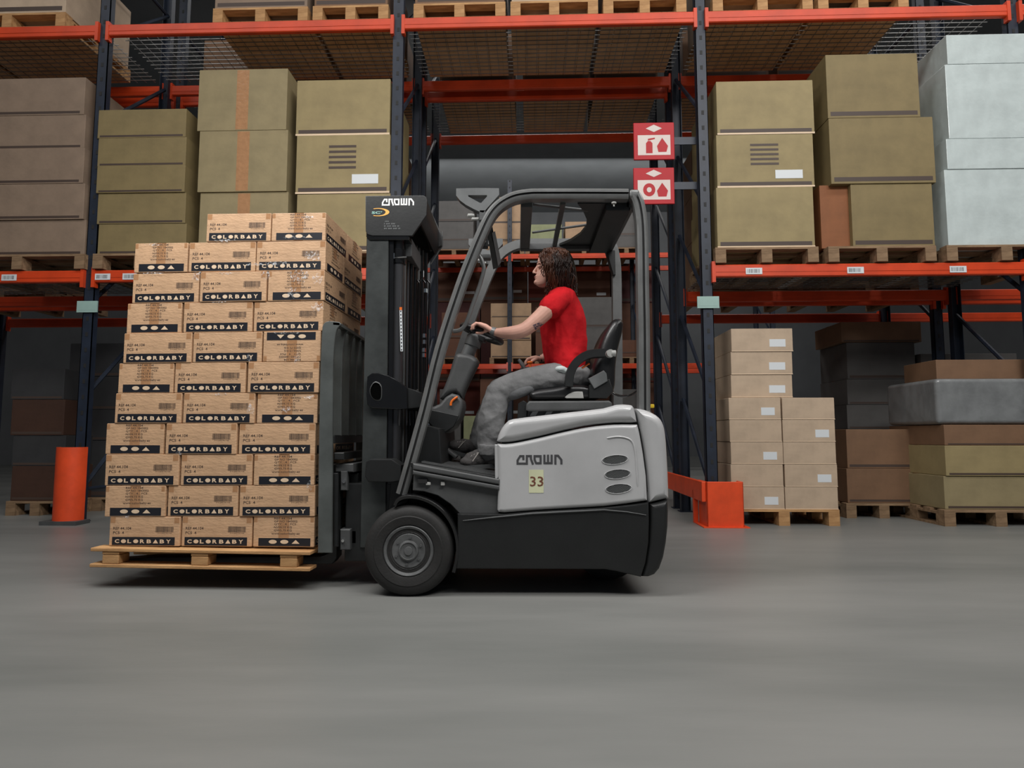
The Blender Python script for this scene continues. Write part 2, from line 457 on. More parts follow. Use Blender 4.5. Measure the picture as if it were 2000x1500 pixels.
def rack(label, v, posts, levels, deckmask, frame=R):
    root = empty('pallet_rack', frame.M(posts[0], v, 0), label, 'pallet rack')
    I = Matrix.Translation
    brs = [brace_mesh(DEP, z, z2) for z, z2 in ((0.3, 1.2), (1.2, 2.1), (2.1, 3.0), (3.0, 3.9), (3.9, 4.8), (4.8, 5.7))]
    brd = [brace_mesh(DEP, z, z) for z in (0.3, 5.7)]
    for p in posts:
        u = p - posts[0]
        inst('upright', PM, root, I((u, 0, 0))); inst('upright', PM, root, I((u, DEP, 0)) @ Matrix.Rotation(PI, 4, 'Z'))
        for k, bme in enumerate(brs + brd): inst('brace', bme, root, I((u, 0, 0)))
    for i in range(len(posts) - 1):
        Lb = posts[i + 1] - posts[i]; me = beam_mesh(Lb); dm = deck_mesh(Lb, DEP - 0.1)
        for zi, z in enumerate(levels):
            if (i, zi) in deckmask.get('none', ()): continue
            inst('beam', me, root, I((posts[i] - posts[0], -0.03, z)))
            inst('beam', me, root, I((posts[i] - posts[0], DEP - 0.02, z)))
            if (i, zi) in deckmask.get('deck', ()):
                tag(inst('wire_deck', dm, root, I((posts[i] - posts[0], 0.03, z + 0.001))), kind='stuff')
    return root
# bay index: 0 1 | 2 = the passage under the rack | 3 4
r1 = rack('orange and dark blue pallet rack nearest the forklift, with the passage through its middle', 0.03, POSTS, [MIDZ, TOPZ],
          dict(none=[(2, 0)], deck=[(0, 1), (1, 1), (2, 1), (3, 1), (0, 0), (1, 0), (3, 0)]))
r2 = rack('second pallet rack, back to back behind the nearest one', 1.33, POSTS, [MIDZ, TOPZ],
          dict(none=[(2, 0)], deck=[(1, 1), (2, 1), (3, 1)]))
FARP = [-8.4, -5.5, -2.6, 0.3, 3.2]
r3 = rack('far pallet rack across the next aisle, seen through the passage', 7.9, FARP, [MIDZ, TOPZ], dict(deck=[]))
# plates on the front posts, location stickers on the middle beams
for u, sd in ((POSTS[1], 'left'), (POSTS[3], 'right')):
    m = MB(); m.box(-0.10, 0.10, -0.012, 0.0, 0.0, 0.11); m.box(-0.085, 0.085, -0.013, -0.012, 0.02, 0.09, 1)
    o = m.build('location_plate', [K['plate'], K['plate']]); o.matrix_world = R.M(u, 0.025, 1.98)
    tag(o, 'pale green plate on the %s rack post just below the middle beam' % ('dark left' if sd == 'left' else 'dark right'), 'sign')
for i in (0, 1, 3, 4):
    for k in range(4):
        m = MB(); m.box(-0.075, 0.075, -0.0012, 0, 0, 0.06)
        for j in range(14): 
            x = -0.06 + j * 0.008; m.box(x, x + random.choice((0.002, 0.004)), -0.0016, -0.0012, 0.012, 0.048, 1)
        o = inst('location_sticker', m.mesh('location_sticker', [K['label'], K['ink']], 0), r1)
        o.matrix_local = Matrix.Translation((POSTS[i] - POSTS[0] + 0.42 + k * 0.92 - (0.1 if i == 0 else 0), -0.0345, MIDZ - 0.095))
# post guards
def lerp(a, b, t): return a + (b - a) * t
u, v = R.floor_v(1412, 1024)
m = MB(); m.rbox(-0.16, 0.16, 0, 0.012, 0, 0.40, 0.004, 1); m.rbox(-0.16, -0.148, 0.0, 0.28, 0, 0.40, 0.004, 1); m.rbox(0.148, 0.16, 0.0, 0.2, 0, 0.40, 0.004, 1)
m.box(-0.2, 0.2, -0.03, 0.3, 0, 0.008)
g = empty('post_guard', R.M(POSTS[3] + 0.07, -0.10, 0), 'orange corner guard round the foot of the right rack post', 'guard')
m.build('guard_shell', K['guardo'], g)
m = MB(); m.rbox(-0.20, -0.16, 0.02, 2.6, 0.22, 0.40, 0.01, 2); m.box(-0.20, -0.16, 0.3, 0.34, 0, 0.3); m.box(-0.20, -0.16, 2.4, 2.44, 0, 0.3)
m.build('guard_rail', K['guardo'], g)
u, v = R.floor_v(141, 1003)
m = MB(); pr = []
for k in range(13):
    a = PI * k / 12; pr.append((0.135 * math.cos(a), -0.135 * math.sin(a)))
pr2 = [(x * 0.9, y * 0.9) for x, y in pr[::-1]]
ring = pr + pr2; vs = [(x, y, 0.0) for x, y in ring] + [(x, y, 0.70) for x, y in ring]; n = len(ring)
m.add(vs, [tuple(range(n)), tuple(range(n, 2 * n))] + [(i, (i + 1) % n, n + (i + 1) % n, n + i) for i in range(n)])
g = empty('post_guard', R.M(POSTS[1] - 0.02, -0.02, 0), 'tall rounded orange guard at the foot of the left rack post', 'guard')
m.build('guard_shell', K['guardo'], g, 50)
MB().box(-0.17, 0.17, -0.15, 0.03, 0, 0.035).build('base_foot', K['dgrey'], g, 0)

# ================================================================ pallets and stock on the racks
def pallet_meshes(W, D, H=0.144):
    """W across the front, D in depth"""
    out = {}
    m = MB(); m.box(0, W, 0, 0.1, 0, 0.02); out['board'] = m
    return out
_pm = {}
def add_pallet(M, W, D, label, matk='wood', name='pallet', parts=True, group=None, joint=False):
    wm = K[matk]; H = 0.144
    root = empty(name, M, label, 'pallet', group)
    key = (W, D, matk)
    if key not in _pm:
        a = MB(); a.box(0, W, 0, 0.098, 0, 0.021)
        b = MB(); b.box(0, 0.098, 0, D, 0, 0.021)
        c = MB(); c.box(0, 0.098, 0, 0.12, 0, 0.079)
        _pm[key] = [x.mesh(n, wm, 0) for x, n in ((a, 'deck_board'), (b, 'bottom_board'), (c, 'block'))]
    a, b, c = _pm[key]; T = Matrix.Translation
    for k in range(5): inst('deck_board', a, root, T((0, (D - 0.098) * k / 4, 0.123)))
    for x in (0, (W - 0.098) / 2, W - 0.098):
        inst('bottom_board', b, root, T((x, 0, 0))); inst('stringer_board', b, root, T((x, 0, 0.101)))
        for y in (0, (D - 0.12) / 2, D - 0.12): inst('block', c, root, T((x, y, 0.0215)))
    return root
def box_mesh(w, d, h, mt, strip=True, label=False, band=False, rim=False, tapev=None):
    """a stock carton: body with flap seam, print strip, label; origin front left bottom"""
    m = MB(); m.rbox(0, w, 0, d, 0, h, 0.006, 2)
    ms = [mt, K['inkg'], K['label'], K['tape'], K['edge']]
    m.box(0.0, w, d / 2 - 0.03, d / 2 + 0.03, h, h + 0.0006, 3)
    if tapev: m.box(w / 2 - tapev / 2, w / 2 + tapev / 2, -0.0008, 0, 0.01, h - 0.01, 3)
    if strip: m.box(w * 0.03, w * 0.97, -0.0008, 0, h * 0.035, h * 0.10, 1)
    if band: m.box(0, w, -0.0008, 0, 0.0, h * 0.03, 4)
    if label: m.box(w * 0.62, w * 0.88, -0.001, 0, h * 0.2, h * 0.2 + min(0.07, h * 0.4), 2)
    return m, ms
BM = {}
ORD = ['top', 'second from the top', 'third from the top', 'fourth from the top', 'fifth from the top', 'sixth from the top',
       'seventh from the top', 'eighth from the top', 'ninth from the top', 'tenth from the top']
def stack(frame, x0, x1, ys, v, depth, mk, desc, cat='carton', ncol=1, pal=None, jit=0.006, name='carton', kw=None, pitchu=None, xs=None, pv=None, marks=None):
    """cartons stacked between the pixel columns x0..x1 at depth v; ys = pixel rows of the tops, then of the last bottom"""
    kw = kw or {}; n = len(ys) - 1; xm = (x0 + x1) / 2
    zb = frame.at(xm, ys[-1], v)[1]
    if pal is not None:
        xa = frame.at(x0, ys[-1], v)[0]; xb = frame.at(x1, ys[-1], v)[0]
        zp = pal + 0.0; zb = zp + 0.1455
        add_pallet(frame.M(xa - 0.02, v - 0.02, zp), round(xb - xa + 0.04, 2), depth, 'pallet under the ' + desc, 'woodd')
    cols = ['left', 'right'] if ncol == 2 else (['left', 'middle', 'right'] if ncol == 3 else [''])
    zbot = zb
    for r in range(n - 1, -1, -1):
        X0, X1 = (xs[r] if xs and xs[r] else (x0, x1))
        zt = frame.at(xm, ys[r], v)[1]; h = zt - zbot
        if h < 0.05: h = 0.08
        ua = frame.at(X0, (ys[r] + ys[r + 1]) / 2, v)[0]; ub = frame.at(X1, (ys[r] + ys[r + 1]) / 2, v)[0]
        w = (ub - ua) / ncol
        for c in range(ncol):
            mm, ms = box_mesh(w - 0.008, depth - 0.04, h - 0.002, mk if not isinstance(mk, list) else mk[r % len(mk)], **kw)
            j = random.uniform(-jit, jit)
            o = mm.build(name, ms); o.matrix_world = frame.M(ua + c * w + 0.004 + j * 0.4, v + random.uniform(0, 0.02), zbot)
            if marks:
                marks(o, w - 0.008, h - 0.002, r)
            lb = '%s %s%s, %s' % (cols[c] + ' carton' if cols[c] else 'carton', ORD[r] if n > 1 else 'on its own,', ' row' if (ncol > 1 and n > 1) else '', desc)
            tag(o, lb.strip(), cat, desc)
        zbot += h
C1 = carton_mat('dusty_tan_board', (136, 116, 98)); C2 = carton_mat('olive_tan_board', (127, 111, 74))
C3 = carton_mat('pale_tan_board', (143, 129, 95)); C4 = carton_mat('warm_tan_board', (147, 131, 92))
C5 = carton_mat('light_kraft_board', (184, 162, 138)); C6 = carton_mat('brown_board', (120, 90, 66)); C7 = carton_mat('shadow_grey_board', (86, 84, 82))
def label_print(o, w, h, r):
    if r != 1: return
    m = MB(); M = Matrix.Identity(4)
    for k in range(5): m.box(w * 0.35, w * 0.64, -0.0016, -0.0008, h * (0.42 + k * 0.09), h * (0.46 + k * 0.09))
    m.build('printed_lines', K['inkg'], o, 0)
    m = MB(); m.box(w * 0.6, w * 0.88, -0.0022, -0.0008, h * 0.16, h * 0.32); m.build('paper_label', K['label'], o, 0)
BV = 0.0
PZ = MIDZ + 0.012; PT = TOPZ + 0.012
stack(R, -90, 164, [151, 224, 290, 359, 429, 501], BV, 0.95, C1, 'dusty tan stack at the far left of the middle level', pal=PZ, ncol=1)
stack(R, 188, 362, [211, 267, 323, 376, 436, 501], BV, 0.95, C2, 'low olive stack right of the left post', pal=PZ)
stack(R, 386, 561, [134, 254, 374, 497], BV, 0.95, C3, 'tall pale stack with brown tape above the forklift load', pal=PZ, kw=dict(tapev=0.12, strip=False))
stack(R, 577, 762, [153, 262, 377, 497], BV, 0.95, C4, 'banded tan stack left of the passage', pal=PZ, marks=label_print, kw=dict(band=True))
stack(R, 1400, 1592, [155, 260, 364, 486], BV, 0.95, C4, 'banded tan stack right of the passage', pal=PZ, marks=label_print, kw=dict(band=True))
stack(R, 1620, 1822, [104, 229, 358, 486], BV, 0.95, C2, 'tall olive tan stack beside the white wrapped one', pal=PZ, xs=[(1614, 1796), (1620, 1826), (1664, 1826)])
stack(R, 1850, 2075, [64, 122, 268, 328, 478], BV, 0.95, K['wrapw'], 'white film wrapped stack at the right edge', pal=PZ, cat='wrapped box', name='wrapped_box', kw=dict(strip=False))
# a single brown carton squeezed beside the olive stack
ua, zt = R.at(1600, 362, 0.06); ub = R.at(1658, 362, 0.06)[0]
mm, ms = box_mesh(ub - ua - 0.01, 0.8, zt - (PZ + 0.147), carton_mat('red_brown_board', (134, 82, 46)), strip=False)
o = mm.build('carton', ms); o.matrix_world = R.M(ua, 0.06, PZ + 0.147); tag(o, 'narrow red brown carton squeezed between the two stacks right of the passage', 'carton')
# boxes behind on the second rack, middle level
for i, (u0, u1, n, cm, ds) in enumerate([(-9.1, -7.8, 3, C6, 'far left'), (-6.1, -5.0, 2, C6, 'left'), (-4.8, -3.6, 3, C6, 'left of the passage'),
                                         (-0.2, 1.0, 3, C6, 'right of the passage'), (1.2, 2.3, 2, C6, 'far right')]):
    add_pallet(R.M(u0, 1.38, PZ), round(u1 - u0, 2), 0.95, 'wooden pallet on the second rack, %s, under brown cartons' % ds, 'woodd')
    for k in range(n):
        mm, ms = box_mesh(u1 - u0, 0.92, 0.55, cm); o = mm.build('carton', ms); o.matrix_world = R.M(u0, 1.38, PZ + 0.1455 + k * 0.552)
        tag(o, 'brown carton on the second rack, %s, %s' % (ds, ORD[n - 1 - k]), 'carton', 'brown cartons on the second rack')
# top level, seen from underneath and cropped by the frame
tops = [(-9.1, -8.0, C6, 'far left corner', 0.55), (-7.95, -6.75, C5, 'left edge above the dusty tan stack', 0.7),
        (-5.25, -4.3, C1, 'above the tall pale stack', 0.6), (-4.25, -3.5, C6, 'just left of the passage', 0.6),
        (-3.25, -2.35, C6, 'left over the passage', 0.7), (-2.3, -1.45, C5, 'middle over the passage', 0.6), (-1.4, -0.6, C6, 'right over the passage', 0.7),
        (-0.35, 0.6, C5, 'just right of the passage', 0.7), (0.65, 1.5, C7, 'above the tall olive tan stack', 0.5)]
CH_ = carton_mat('deck_board_sheet', (206, 160, 118))
def bottom_sheet(p, w, d):
    m = MB(); k = 0; x = 0.0
    while x < w - 0.02:
        x1 = min(w, x + 0.14); inst('sheet_board', MB().box(x + 0.002, x1 - 0.002, 0.0, d, -0.001, 0.0005).mesh('sheet_board', CH_, 0), p); x = x1
for u0, u1, cm, ds, h in tops:
    bottom_sheet(add_pallet(R.M(u0, 0.02, PT), round(u1 - u0, 2), 1.0, 'wooden pallet on the top beam, ' + ds, 'wood'), round(u1 - u0, 2), 1.0)
    mm, ms = box_mesh(u1 - u0 - 0.02, 0.96, h, cm); o = mm.build('carton', ms); o.matrix_world = R.M(u0 + 0.01, 0.03, PT + 0.1455)
    tag(o, 'large carton on the top beam, ' + ds, 'carton', 'large cartons on the top beam')
for u0, u1, ds in [(-6.1, -5.2, 'left'), (-5.1, -4.3, 'left middle'), (-4.2, -3.6, 'beside the passage'), (-3.2, -2.3, 'left over the passage'), (-2.2, -1.4, 'middle over the passage'),
                   (-1.35, -0.6, 'right over the passage'), (-0.3, 0.7, 'right'), (0.8, 1.5, 'right beside the ceiling gap')]:
    bottom_sheet(add_pallet(R.M(u0, 1.36, PT), round(u1 - u0, 2), 0.98, 'wooden pallet on the top of the second rack, ' + ds, 'woodd'), round(u1 - u0, 2), 0.98)
    mm, ms = box_mesh(u1 - u0, 0.92, 0.6, C6); o = mm.build('carton', ms); o.matrix_world = R.M(u0, 1.38, PT + 0.1455)
    tag(o, 'brown carton on top of the second rack, ' + ds, 'carton', 'brown cartons on top of the second rack')

# ground level, right: slim cartons on a pallet
G = Frame(R.o.x, R.o.y, R.a)
uu, vv = R.floor_v(1540, 1027)
stack(G, 1428, 1550, [641, 686, 731, 776], vv + 0.05, 0.8, C5, 'slim upper column standing on the light cartons', kw=dict(label=True, strip=False, band=True), name='slim_carton')
zb776 = G.at(1530, 776, vv)[1]
nrow = 5; z0 = 0.1455; hh = (zb776 - z0) / nrow
add_pallet(G.M(G.at(1424, 1000, vv)[0], vv, 0), round(G.at(1640, 1000, vv)[0] - G.at(1424, 1000, vv)[0], 2), 0.8, 'wooden pallet on the floor beside the orange corner guard, under light cartons', 'wood')
ua = G.at(1426, 900, vv)[0]; ub = G.at(1636, 900, vv)[0]; w = (ub - ua) / 2
for r in range(nrow):
    for c in range(2):
        mm, ms = box_mesh(w - 0.01, 0.76, hh - 0.003, C5, strip=False, label=((r + c) % 2 == 0), band=True)
        o = mm.build('slim_carton', ms); o.matrix_world = G.M(ua + c * w + 0.005 + random.uniform(-0.008, 0.008), vv + 0.01, z0 + r * hh)
        tag(o, 'slim light carton, %s one of row %s above the floor pallet by the orange guard' % (('left', 'right')[c], ('one', 'two', 'three', 'four', 'five')[r]), 'carton', 'slim light cartons on the floor pallet')
# brown stack behind, grey wrapped stack at the right edge
stack(G, 1655, 1795, [838, 915, 990], vv + 0.55, 0.9, C6, 'dark brown stack between the two floor pallets', pal=0.0)
uu2, vv2 = R.floor_v(1930, 1028)
stack(G, 1846, 2060, [829, 870, 930, 1000], vv2, 0.9, [C6, C4, C3], 'mixed tan stack on the floor at the right edge', pal=0.0)
ua = G.at(1800, 800, vv2 + 0.05)[0]; z0b = G.at(1930, 829, vv2)[1]
m = MB(); m.rbox(0, 1.15, 0, 0.8, 0, 0.42, 0.04, 3)
o = m.build('wrapped_bundle', K['wrapg']); o.matrix_world = G.M(G.at(1835, 800, vv2)[0], vv2 + 0.03, z0b + 0.002)
tag(o, 'grey film wrapped bundle on the mixed tan stack at the right edge', 'bundle')
u2a, z2a = G.at(1740, 728, vv2 + 0.1)
m, ms = box_mesh(0.95, 0.5, 0.18, C6, strip=False); o = m.build('carton', ms); o.matrix_world = G.M(G.at(1835, 728, vv2)[0] + 0.05, vv2 + 0.12, z0b + 0.425)
tag(o, 'flat brown carton lying on the grey wrapped bundle', 'carton')
# hoisted carton and dark machine parts behind
stack(G, 1642, 1800, [628, 668], vv + 1.5, 0.7, C6, 'lone brown carton high in the shade behind the slim column')
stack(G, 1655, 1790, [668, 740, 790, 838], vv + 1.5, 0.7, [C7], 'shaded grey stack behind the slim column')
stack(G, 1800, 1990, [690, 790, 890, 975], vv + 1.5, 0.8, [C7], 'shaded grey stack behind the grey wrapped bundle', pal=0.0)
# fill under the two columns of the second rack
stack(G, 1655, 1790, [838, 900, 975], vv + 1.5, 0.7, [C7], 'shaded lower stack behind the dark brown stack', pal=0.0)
C8 = carton_mat('charcoal_board', (50, 50, 51)); C9 = carton_mat('umber_board', (66, 42, 30))  # boards coloured extra dark to carry the shade under the rack
# left ground level in shade
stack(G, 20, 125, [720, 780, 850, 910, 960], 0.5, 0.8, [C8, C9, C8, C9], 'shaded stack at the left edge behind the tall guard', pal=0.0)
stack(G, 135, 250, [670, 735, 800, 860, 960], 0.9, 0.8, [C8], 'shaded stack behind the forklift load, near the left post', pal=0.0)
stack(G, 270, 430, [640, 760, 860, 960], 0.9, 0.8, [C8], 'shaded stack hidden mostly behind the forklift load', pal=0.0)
# ================================================================ far rack stock seen through the passage
FR = Frame(R.w(0, 7.9, 0).x, R.w(0, 7.9, 0).y, R.a)
CG = carton_mat('green_tinted_board', (136, 140, 104)); CB = carton_mat('beige_board', (166, 136, 106)); CD = carton_mat('dark_red_board', (104, 38, 24)); CN = carton_mat('dark_brown_board', (92, 56, 36)); CW = carton_mat('wine_board', (78, 36, 34))
far = [(848, 925, [392, 432, 470, 508], C7, 'left of the near pillar'), (950, 1022, [384, 437, 470, 508], CB, 'through the front of the cab'),
       (1028, 1098, [438, 472, 508], CG, 'above the driver, left'), (1104, 1178, [432, 476, 508], CB, 'above the driver, right'), (1186, 1262, [408, 460, 508], C7, 'behind the rear pillar')]
for x0, x1, ys, cm, ds in far:
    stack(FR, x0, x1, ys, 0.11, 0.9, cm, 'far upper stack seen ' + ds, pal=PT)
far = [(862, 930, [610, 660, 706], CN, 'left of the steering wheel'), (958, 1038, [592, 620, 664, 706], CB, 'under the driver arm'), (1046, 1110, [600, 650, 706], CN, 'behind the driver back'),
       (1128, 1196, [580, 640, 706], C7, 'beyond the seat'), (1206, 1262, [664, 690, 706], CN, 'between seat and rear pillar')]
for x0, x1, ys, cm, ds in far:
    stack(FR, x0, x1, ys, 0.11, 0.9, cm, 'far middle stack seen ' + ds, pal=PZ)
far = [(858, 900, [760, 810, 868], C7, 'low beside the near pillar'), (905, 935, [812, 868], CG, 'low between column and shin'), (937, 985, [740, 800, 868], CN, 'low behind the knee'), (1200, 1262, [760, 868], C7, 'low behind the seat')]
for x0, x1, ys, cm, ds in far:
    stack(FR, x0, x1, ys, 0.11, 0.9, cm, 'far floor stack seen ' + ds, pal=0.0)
# long pipe on the back wall, cross panel above the far rack
zz = at(1000, 357, 18.9)[1]
tag(MB().tube([(-7, 19.8, zz), (8, 19.8, zz)], 0.07, 10).build('wall_pipe', K['label']), 'bright thin pipe running along the grey far wall', 'pipe')
# tall brown cartons on the rear half of the far rack
for k, (x0, x1, y0, ds) in enumerate([(848, 938, 513, 'beside the mast'), (939, 1031, 510, 'between front pillars'), (1032, 1121, 512, 'behind driver head'), (1122, 1194, 516, 'above the seat'), (1195, 1280, 514, 'by rear pillar')]):
    ys = [y0, y0 + (700 - y0) // 3, y0 + 2 * (700 - y0) // 3, 708]
    u0 = FR.at(x0, 650, 1.36)[0]; u1 = FR.at(x1, 650, 1.36)[0]; zt = FR.at((x0 + x1) / 2, y0, 1.36)[1]; h = (zt - 0.147) / 5
    add_pallet(FR.M(u0, 1.36, 0), round(u1 - u0, 2), 0.95, 'pallet under the tall brown stack beyond the far rack, ' + ds, 'woodd')
    for r in range(5):
        mm, ms = box_mesh(u1 - u0 - 0.01, 0.92, h - 0.002, [CN, CD, CN, CW, CN][(r + k) % 5], strip=(r % 2 == 0), label=(r % 3 == 1))
        o = mm.build('carton', ms); o.matrix_world = FR.M(u0, 1.37 + 0.02 * (r % 2), 0.1455 + r * h)
        tag(o, 'brown carton, %s of the tall stack beyond far rack %s' % (ORD[4 - r], ds), 'carton', 'tall brown stacks beyond the far rack')
# ---------------------------------------------------------------- two red and white signs hung in the passage
SV = 0.10
for k, (ya, yb, word) in enumerate(((240, 311, 0), (328, 398, 1))):
    ua, za = R.at(1237, ya, SV); ub, zb = R.at(1318, yb, SV); w = ub - ua; h = za - zb
    s = empty('safety_sign', R.M(ua, SV, zb), '%s red and white safety sign by the right side of the passage' % ('upper' if k == 0 else 'lower'), 'sign')
    MB().rbox(0, w, 0, 0.02, 0, h, 0.004, 1).build('sign_panel', K['signr'], s)
    m = MB(); m.box(w * 0.10, w * 0.90, -0.0012, 0, h * 0.12, h * 0.66); m.build('white_field', K['signw'], s, 0)
    m = MB(); m.add([(w * 0.3, -0.0012, h * 0.84), (w * 0.5, -0.0012, h * 0.74), (w * 0.7, -0.0012, h * 0.84), (w * 0.5, -0.0012, h * 0.94)], [(0, 1, 2, 3)]); m.build('white_arrow', K['signw'], s, 0)
    m = MB(); cx = w * 0.38; I_ = Matrix.Identity(4)
    if k == 0:
        poly(m, [(cx - w * .08, h * .17), (cx + w * .08, h * .17), (cx + w * .08, h * .44), (cx + w * .03, h * .50), (cx - w * .03, h * .50), (cx - w * .08, h * .44)], I_, 0, -0.002)
        poly(m, [(cx - w * .03, h * .51), (cx + w * .14, h * .55), (cx + w * .14, h * .59), (cx - w * .03, h * .56)], I_, 0, -0.002)
        poly(m, [(w * .60, h * .2), (w * .80, h * .2), (w * .84, h * .36), (w * .70, h * .58), (w * .57, h * .36)], I_, 0, -0.002)
    else:
        poly(m, ellipse(cx, h * .39, w * .15, h * .18), I_, 0, -0.002); poly(m, ellipse(cx, h * .39, w * .06, h * .07), I_, 1, -0.0026)
        poly(m, [(w * .60, h * .2), (w * .80, h * .2), (w * .84, h * .36), (w * .70, h * .58), (w * .57, h * .36)], I_, 0, -0.002)
    m.build('pictogram', [K['signr'], K['signw']], s, 0)
    MB().box(w, -0.52 - ua, 0.004, 0.016, h * 0.4, h * 0.6).build('sign_bracket', K['navy'], s, 0)

# ================================================================ the load: cartons on a pallet held by the forks
LF = Frame(-1.655, -0.345, math.radians(2.6))
CL, CS, CH = 0.372, 0.302, 0.160
def face_long(mb, w, h, M):
    r = lambda x0, x1, y0, y1, mi, d=-0.0006: mb.add([M @ Vector(p) for p in ((x0 * w, d, h * (1 - y1)), (x1 * w, d, h * (1 - y1)), (x1 * w, d, h * (1 - y0)), (x0 * w, d, h * (1 - y0)))], [(0, 1, 2, 3)], mi)
    T = lambda s, x0, x1, y0, y1, mi, b=0.0, d=-0.0006: text_fit(mb, s, x0 * w, x1 * w, h * (1 - y1), h * (1 - y0), M, mi, b, d)
    r(0.045, 0.935, 0.69, 0.97, 0)
    T('REF 44.104', 0.055, 0.31, 0.35, 0.44, 2, 0.01); T('PCS  4', 0.055, 0.21, 0.50, 0.59, 2, 0.01)
    x = 0.66; rnd = random.Random(3)
    while x < 0.91:
        b = rnd.choice((0.003, 0.005, 0.008)); r(x, x + b, 0.33, 0.52, 2); x += b + rnd.choice((0.003, 0.005))
    T('8 412842 441048', 0.69, 0.89, 0.54, 0.565, 2)
    y0, y1 = 0.77, 0.90; xs = [0.085, 0.175, 0.265, 0.35, 0.445, 0.54, 0.63, 0.725, 0.815]
    for ch, x in zip('COLORBABY', xs):
        if ch == 'O': poly(mb, ellipse((x + 0.035) * w, h * (1 - 0.835), 0.036 * w, 0.066 * h), M, 1, -0.001)
        elif ch == 'A': poly(mb, [((x - 0.002) * w, h * (1 - 0.90)), ((x + 0.072) * w, h * (1 - 0.90)), ((x + 0.035) * w, h * (1 - 0.765))], M, 1, -0.001)
        else: T(ch, x, x + (0.055 if ch == 'L' else 0.064), y0, y1, 1, 0.035, -0.001)
def face_short(mb, w, h, M):
    r = lambda x0, x1, y0, y1, mi, d=-0.0006: mb.add([M @ Vector(p) for p in ((x0 * w, d, h * (1 - y1)), (x1 * w, d, h * (1 - y1)), (x1 * w, d, h * (1 - y0)), (x0 * w, d, h * (1 - y0)))], [(0, 1, 2, 3)], mi)
    T = lambda s, x0, x1, y0, y1, mi, b=0.0, d=-0.0006: text_fit(mb, s, x0 * w, x1 * w, h * (1 - y1), h * (1 - y0), M, mi, b, d)
    for s, a, b, y in (('REF 44.104', .34, .63, .03), ('OP NO 1843002', .34, .72, .125), ('QTY   4   PCS', .34, .70, .22), ('NW6.15 KG', .34, .63, .32), ('GW5.75 KG', .34, .63, .42)):
        T(s, a, b, y, y + 0.065, 2, 0.008)
    T('www.colorbaby.es', .30, .76, .525, .61, 2, 0.008)
    r(0.09, 0.94, 0.71, 0.97, 0)
    for cx in (0.325, 0.515): poly(mb, ellipse(cx * w, h * 0.17, 0.066 * w, 0.066 * h), M, 1, -0.001)
    poly(mb, [(0.635 * w, h * 0.11), (0.765 * w, h * 0.11), (0.70 * w, h * 0.235)], M, 1, -0.001)
def carton_set(w, d, h, lf, sf):
    body = MB(); body.rbox(0, w, 0, d, 0, h, 0.004, 2)
    pr = MB()
    FR_ = Matrix.Identity(4)
    RT = Matrix(((0, -1, 0, w), (1, 0, 0, 0), (0, 0, 1, 0), (0, 0, 0, 1)))
    LT = Matrix(((0, 1, 0, 0), (-1, 0, 0, d), (0, 0, 1, 0), (0, 0, 0, 1)))
    BK = Matrix(((-1, 0, 0, w), (0, -1, 0, d), (0, 0, 1, 0), (0, 0, 0, 1)))
    lf(pr, w, h, FR_); lf(pr, w, h, BK); sf(pr, d, h, RT); sf(pr, d, h, LT)
    tp = MB(); e = 0.0004; tw = 0.026
    if w > d:                                   # tape runs along x and folds down the short side faces
        y0, y1 = d / 2 - tw, d / 2 + tw
        tp.box(-e, w + e, y0, y1, h, h + e); tp.box(w, w + e, y0, y1, h - 0.06, h); tp.box(-e, 0, y0, y1, h - 0.06, h)
        for x in (0.004, w - 0.030): tp.box(x, x + 0.026, -e, 0, h - 0.034, h - 0.003)
    else:
        x0, x1 = w / 2 - tw, w / 2 + tw
        tp.box(x0, x1, -e, d + e, h, h + e); tp.box(x0, x1, -e, 0, 0.003, h - 0.002); tp.box(x0, x1, d, d + e, 0.003, h - 0.002)
        for x in (0.003, w - 0.020): tp.box(x, x + 0.016, -e, 0, h - 0.03, h - 0.003)
    return body.mesh('carton', K['kraft'], 40), pr.mesh('printing', [K['ink'], K['edge'], K['inkg']], 0), tp.mesh('packing_tape', K['tape'], 0)
CA = carton_set(CL, CS, CH, face_long, face_short)
CB_ = carton_set(CS, CL, CH, face_short, face_long)
def put_carton(kind, u, v, z, w, h, tilt, flip, label, jr=0.0):
    me = CA if kind == 'L' else CB_; w0 = CL if kind == 'L' else CS; d0 = CS if kind == 'L' else CL
    o = inst('carton', me[0]); tag(o, label, 'carton', 'printed cartons on the forklift pallet')
    sx = w / w0; sz = h / CH
    M = LF.M(u, v, z) @ Matrix.Rotation(-tilt, 4, 'Y') @ Matrix.Rotation(jr, 4, 'Z') @ Matrix.Diagonal((sx, 1, sz, 1))
    if flip: M = M @ Matrix.Translation((w0 / 2, d0 / 2, CH / 2)) @ Matrix.Rotation(PI, 4, 'Y') @ Matrix.Translation((-w0 / 2, -d0 / 2, -CH / 2))
    o.matrix_world = M
    inst('printing', me[1], o); inst('packing_tape', me[2], o)
    return o
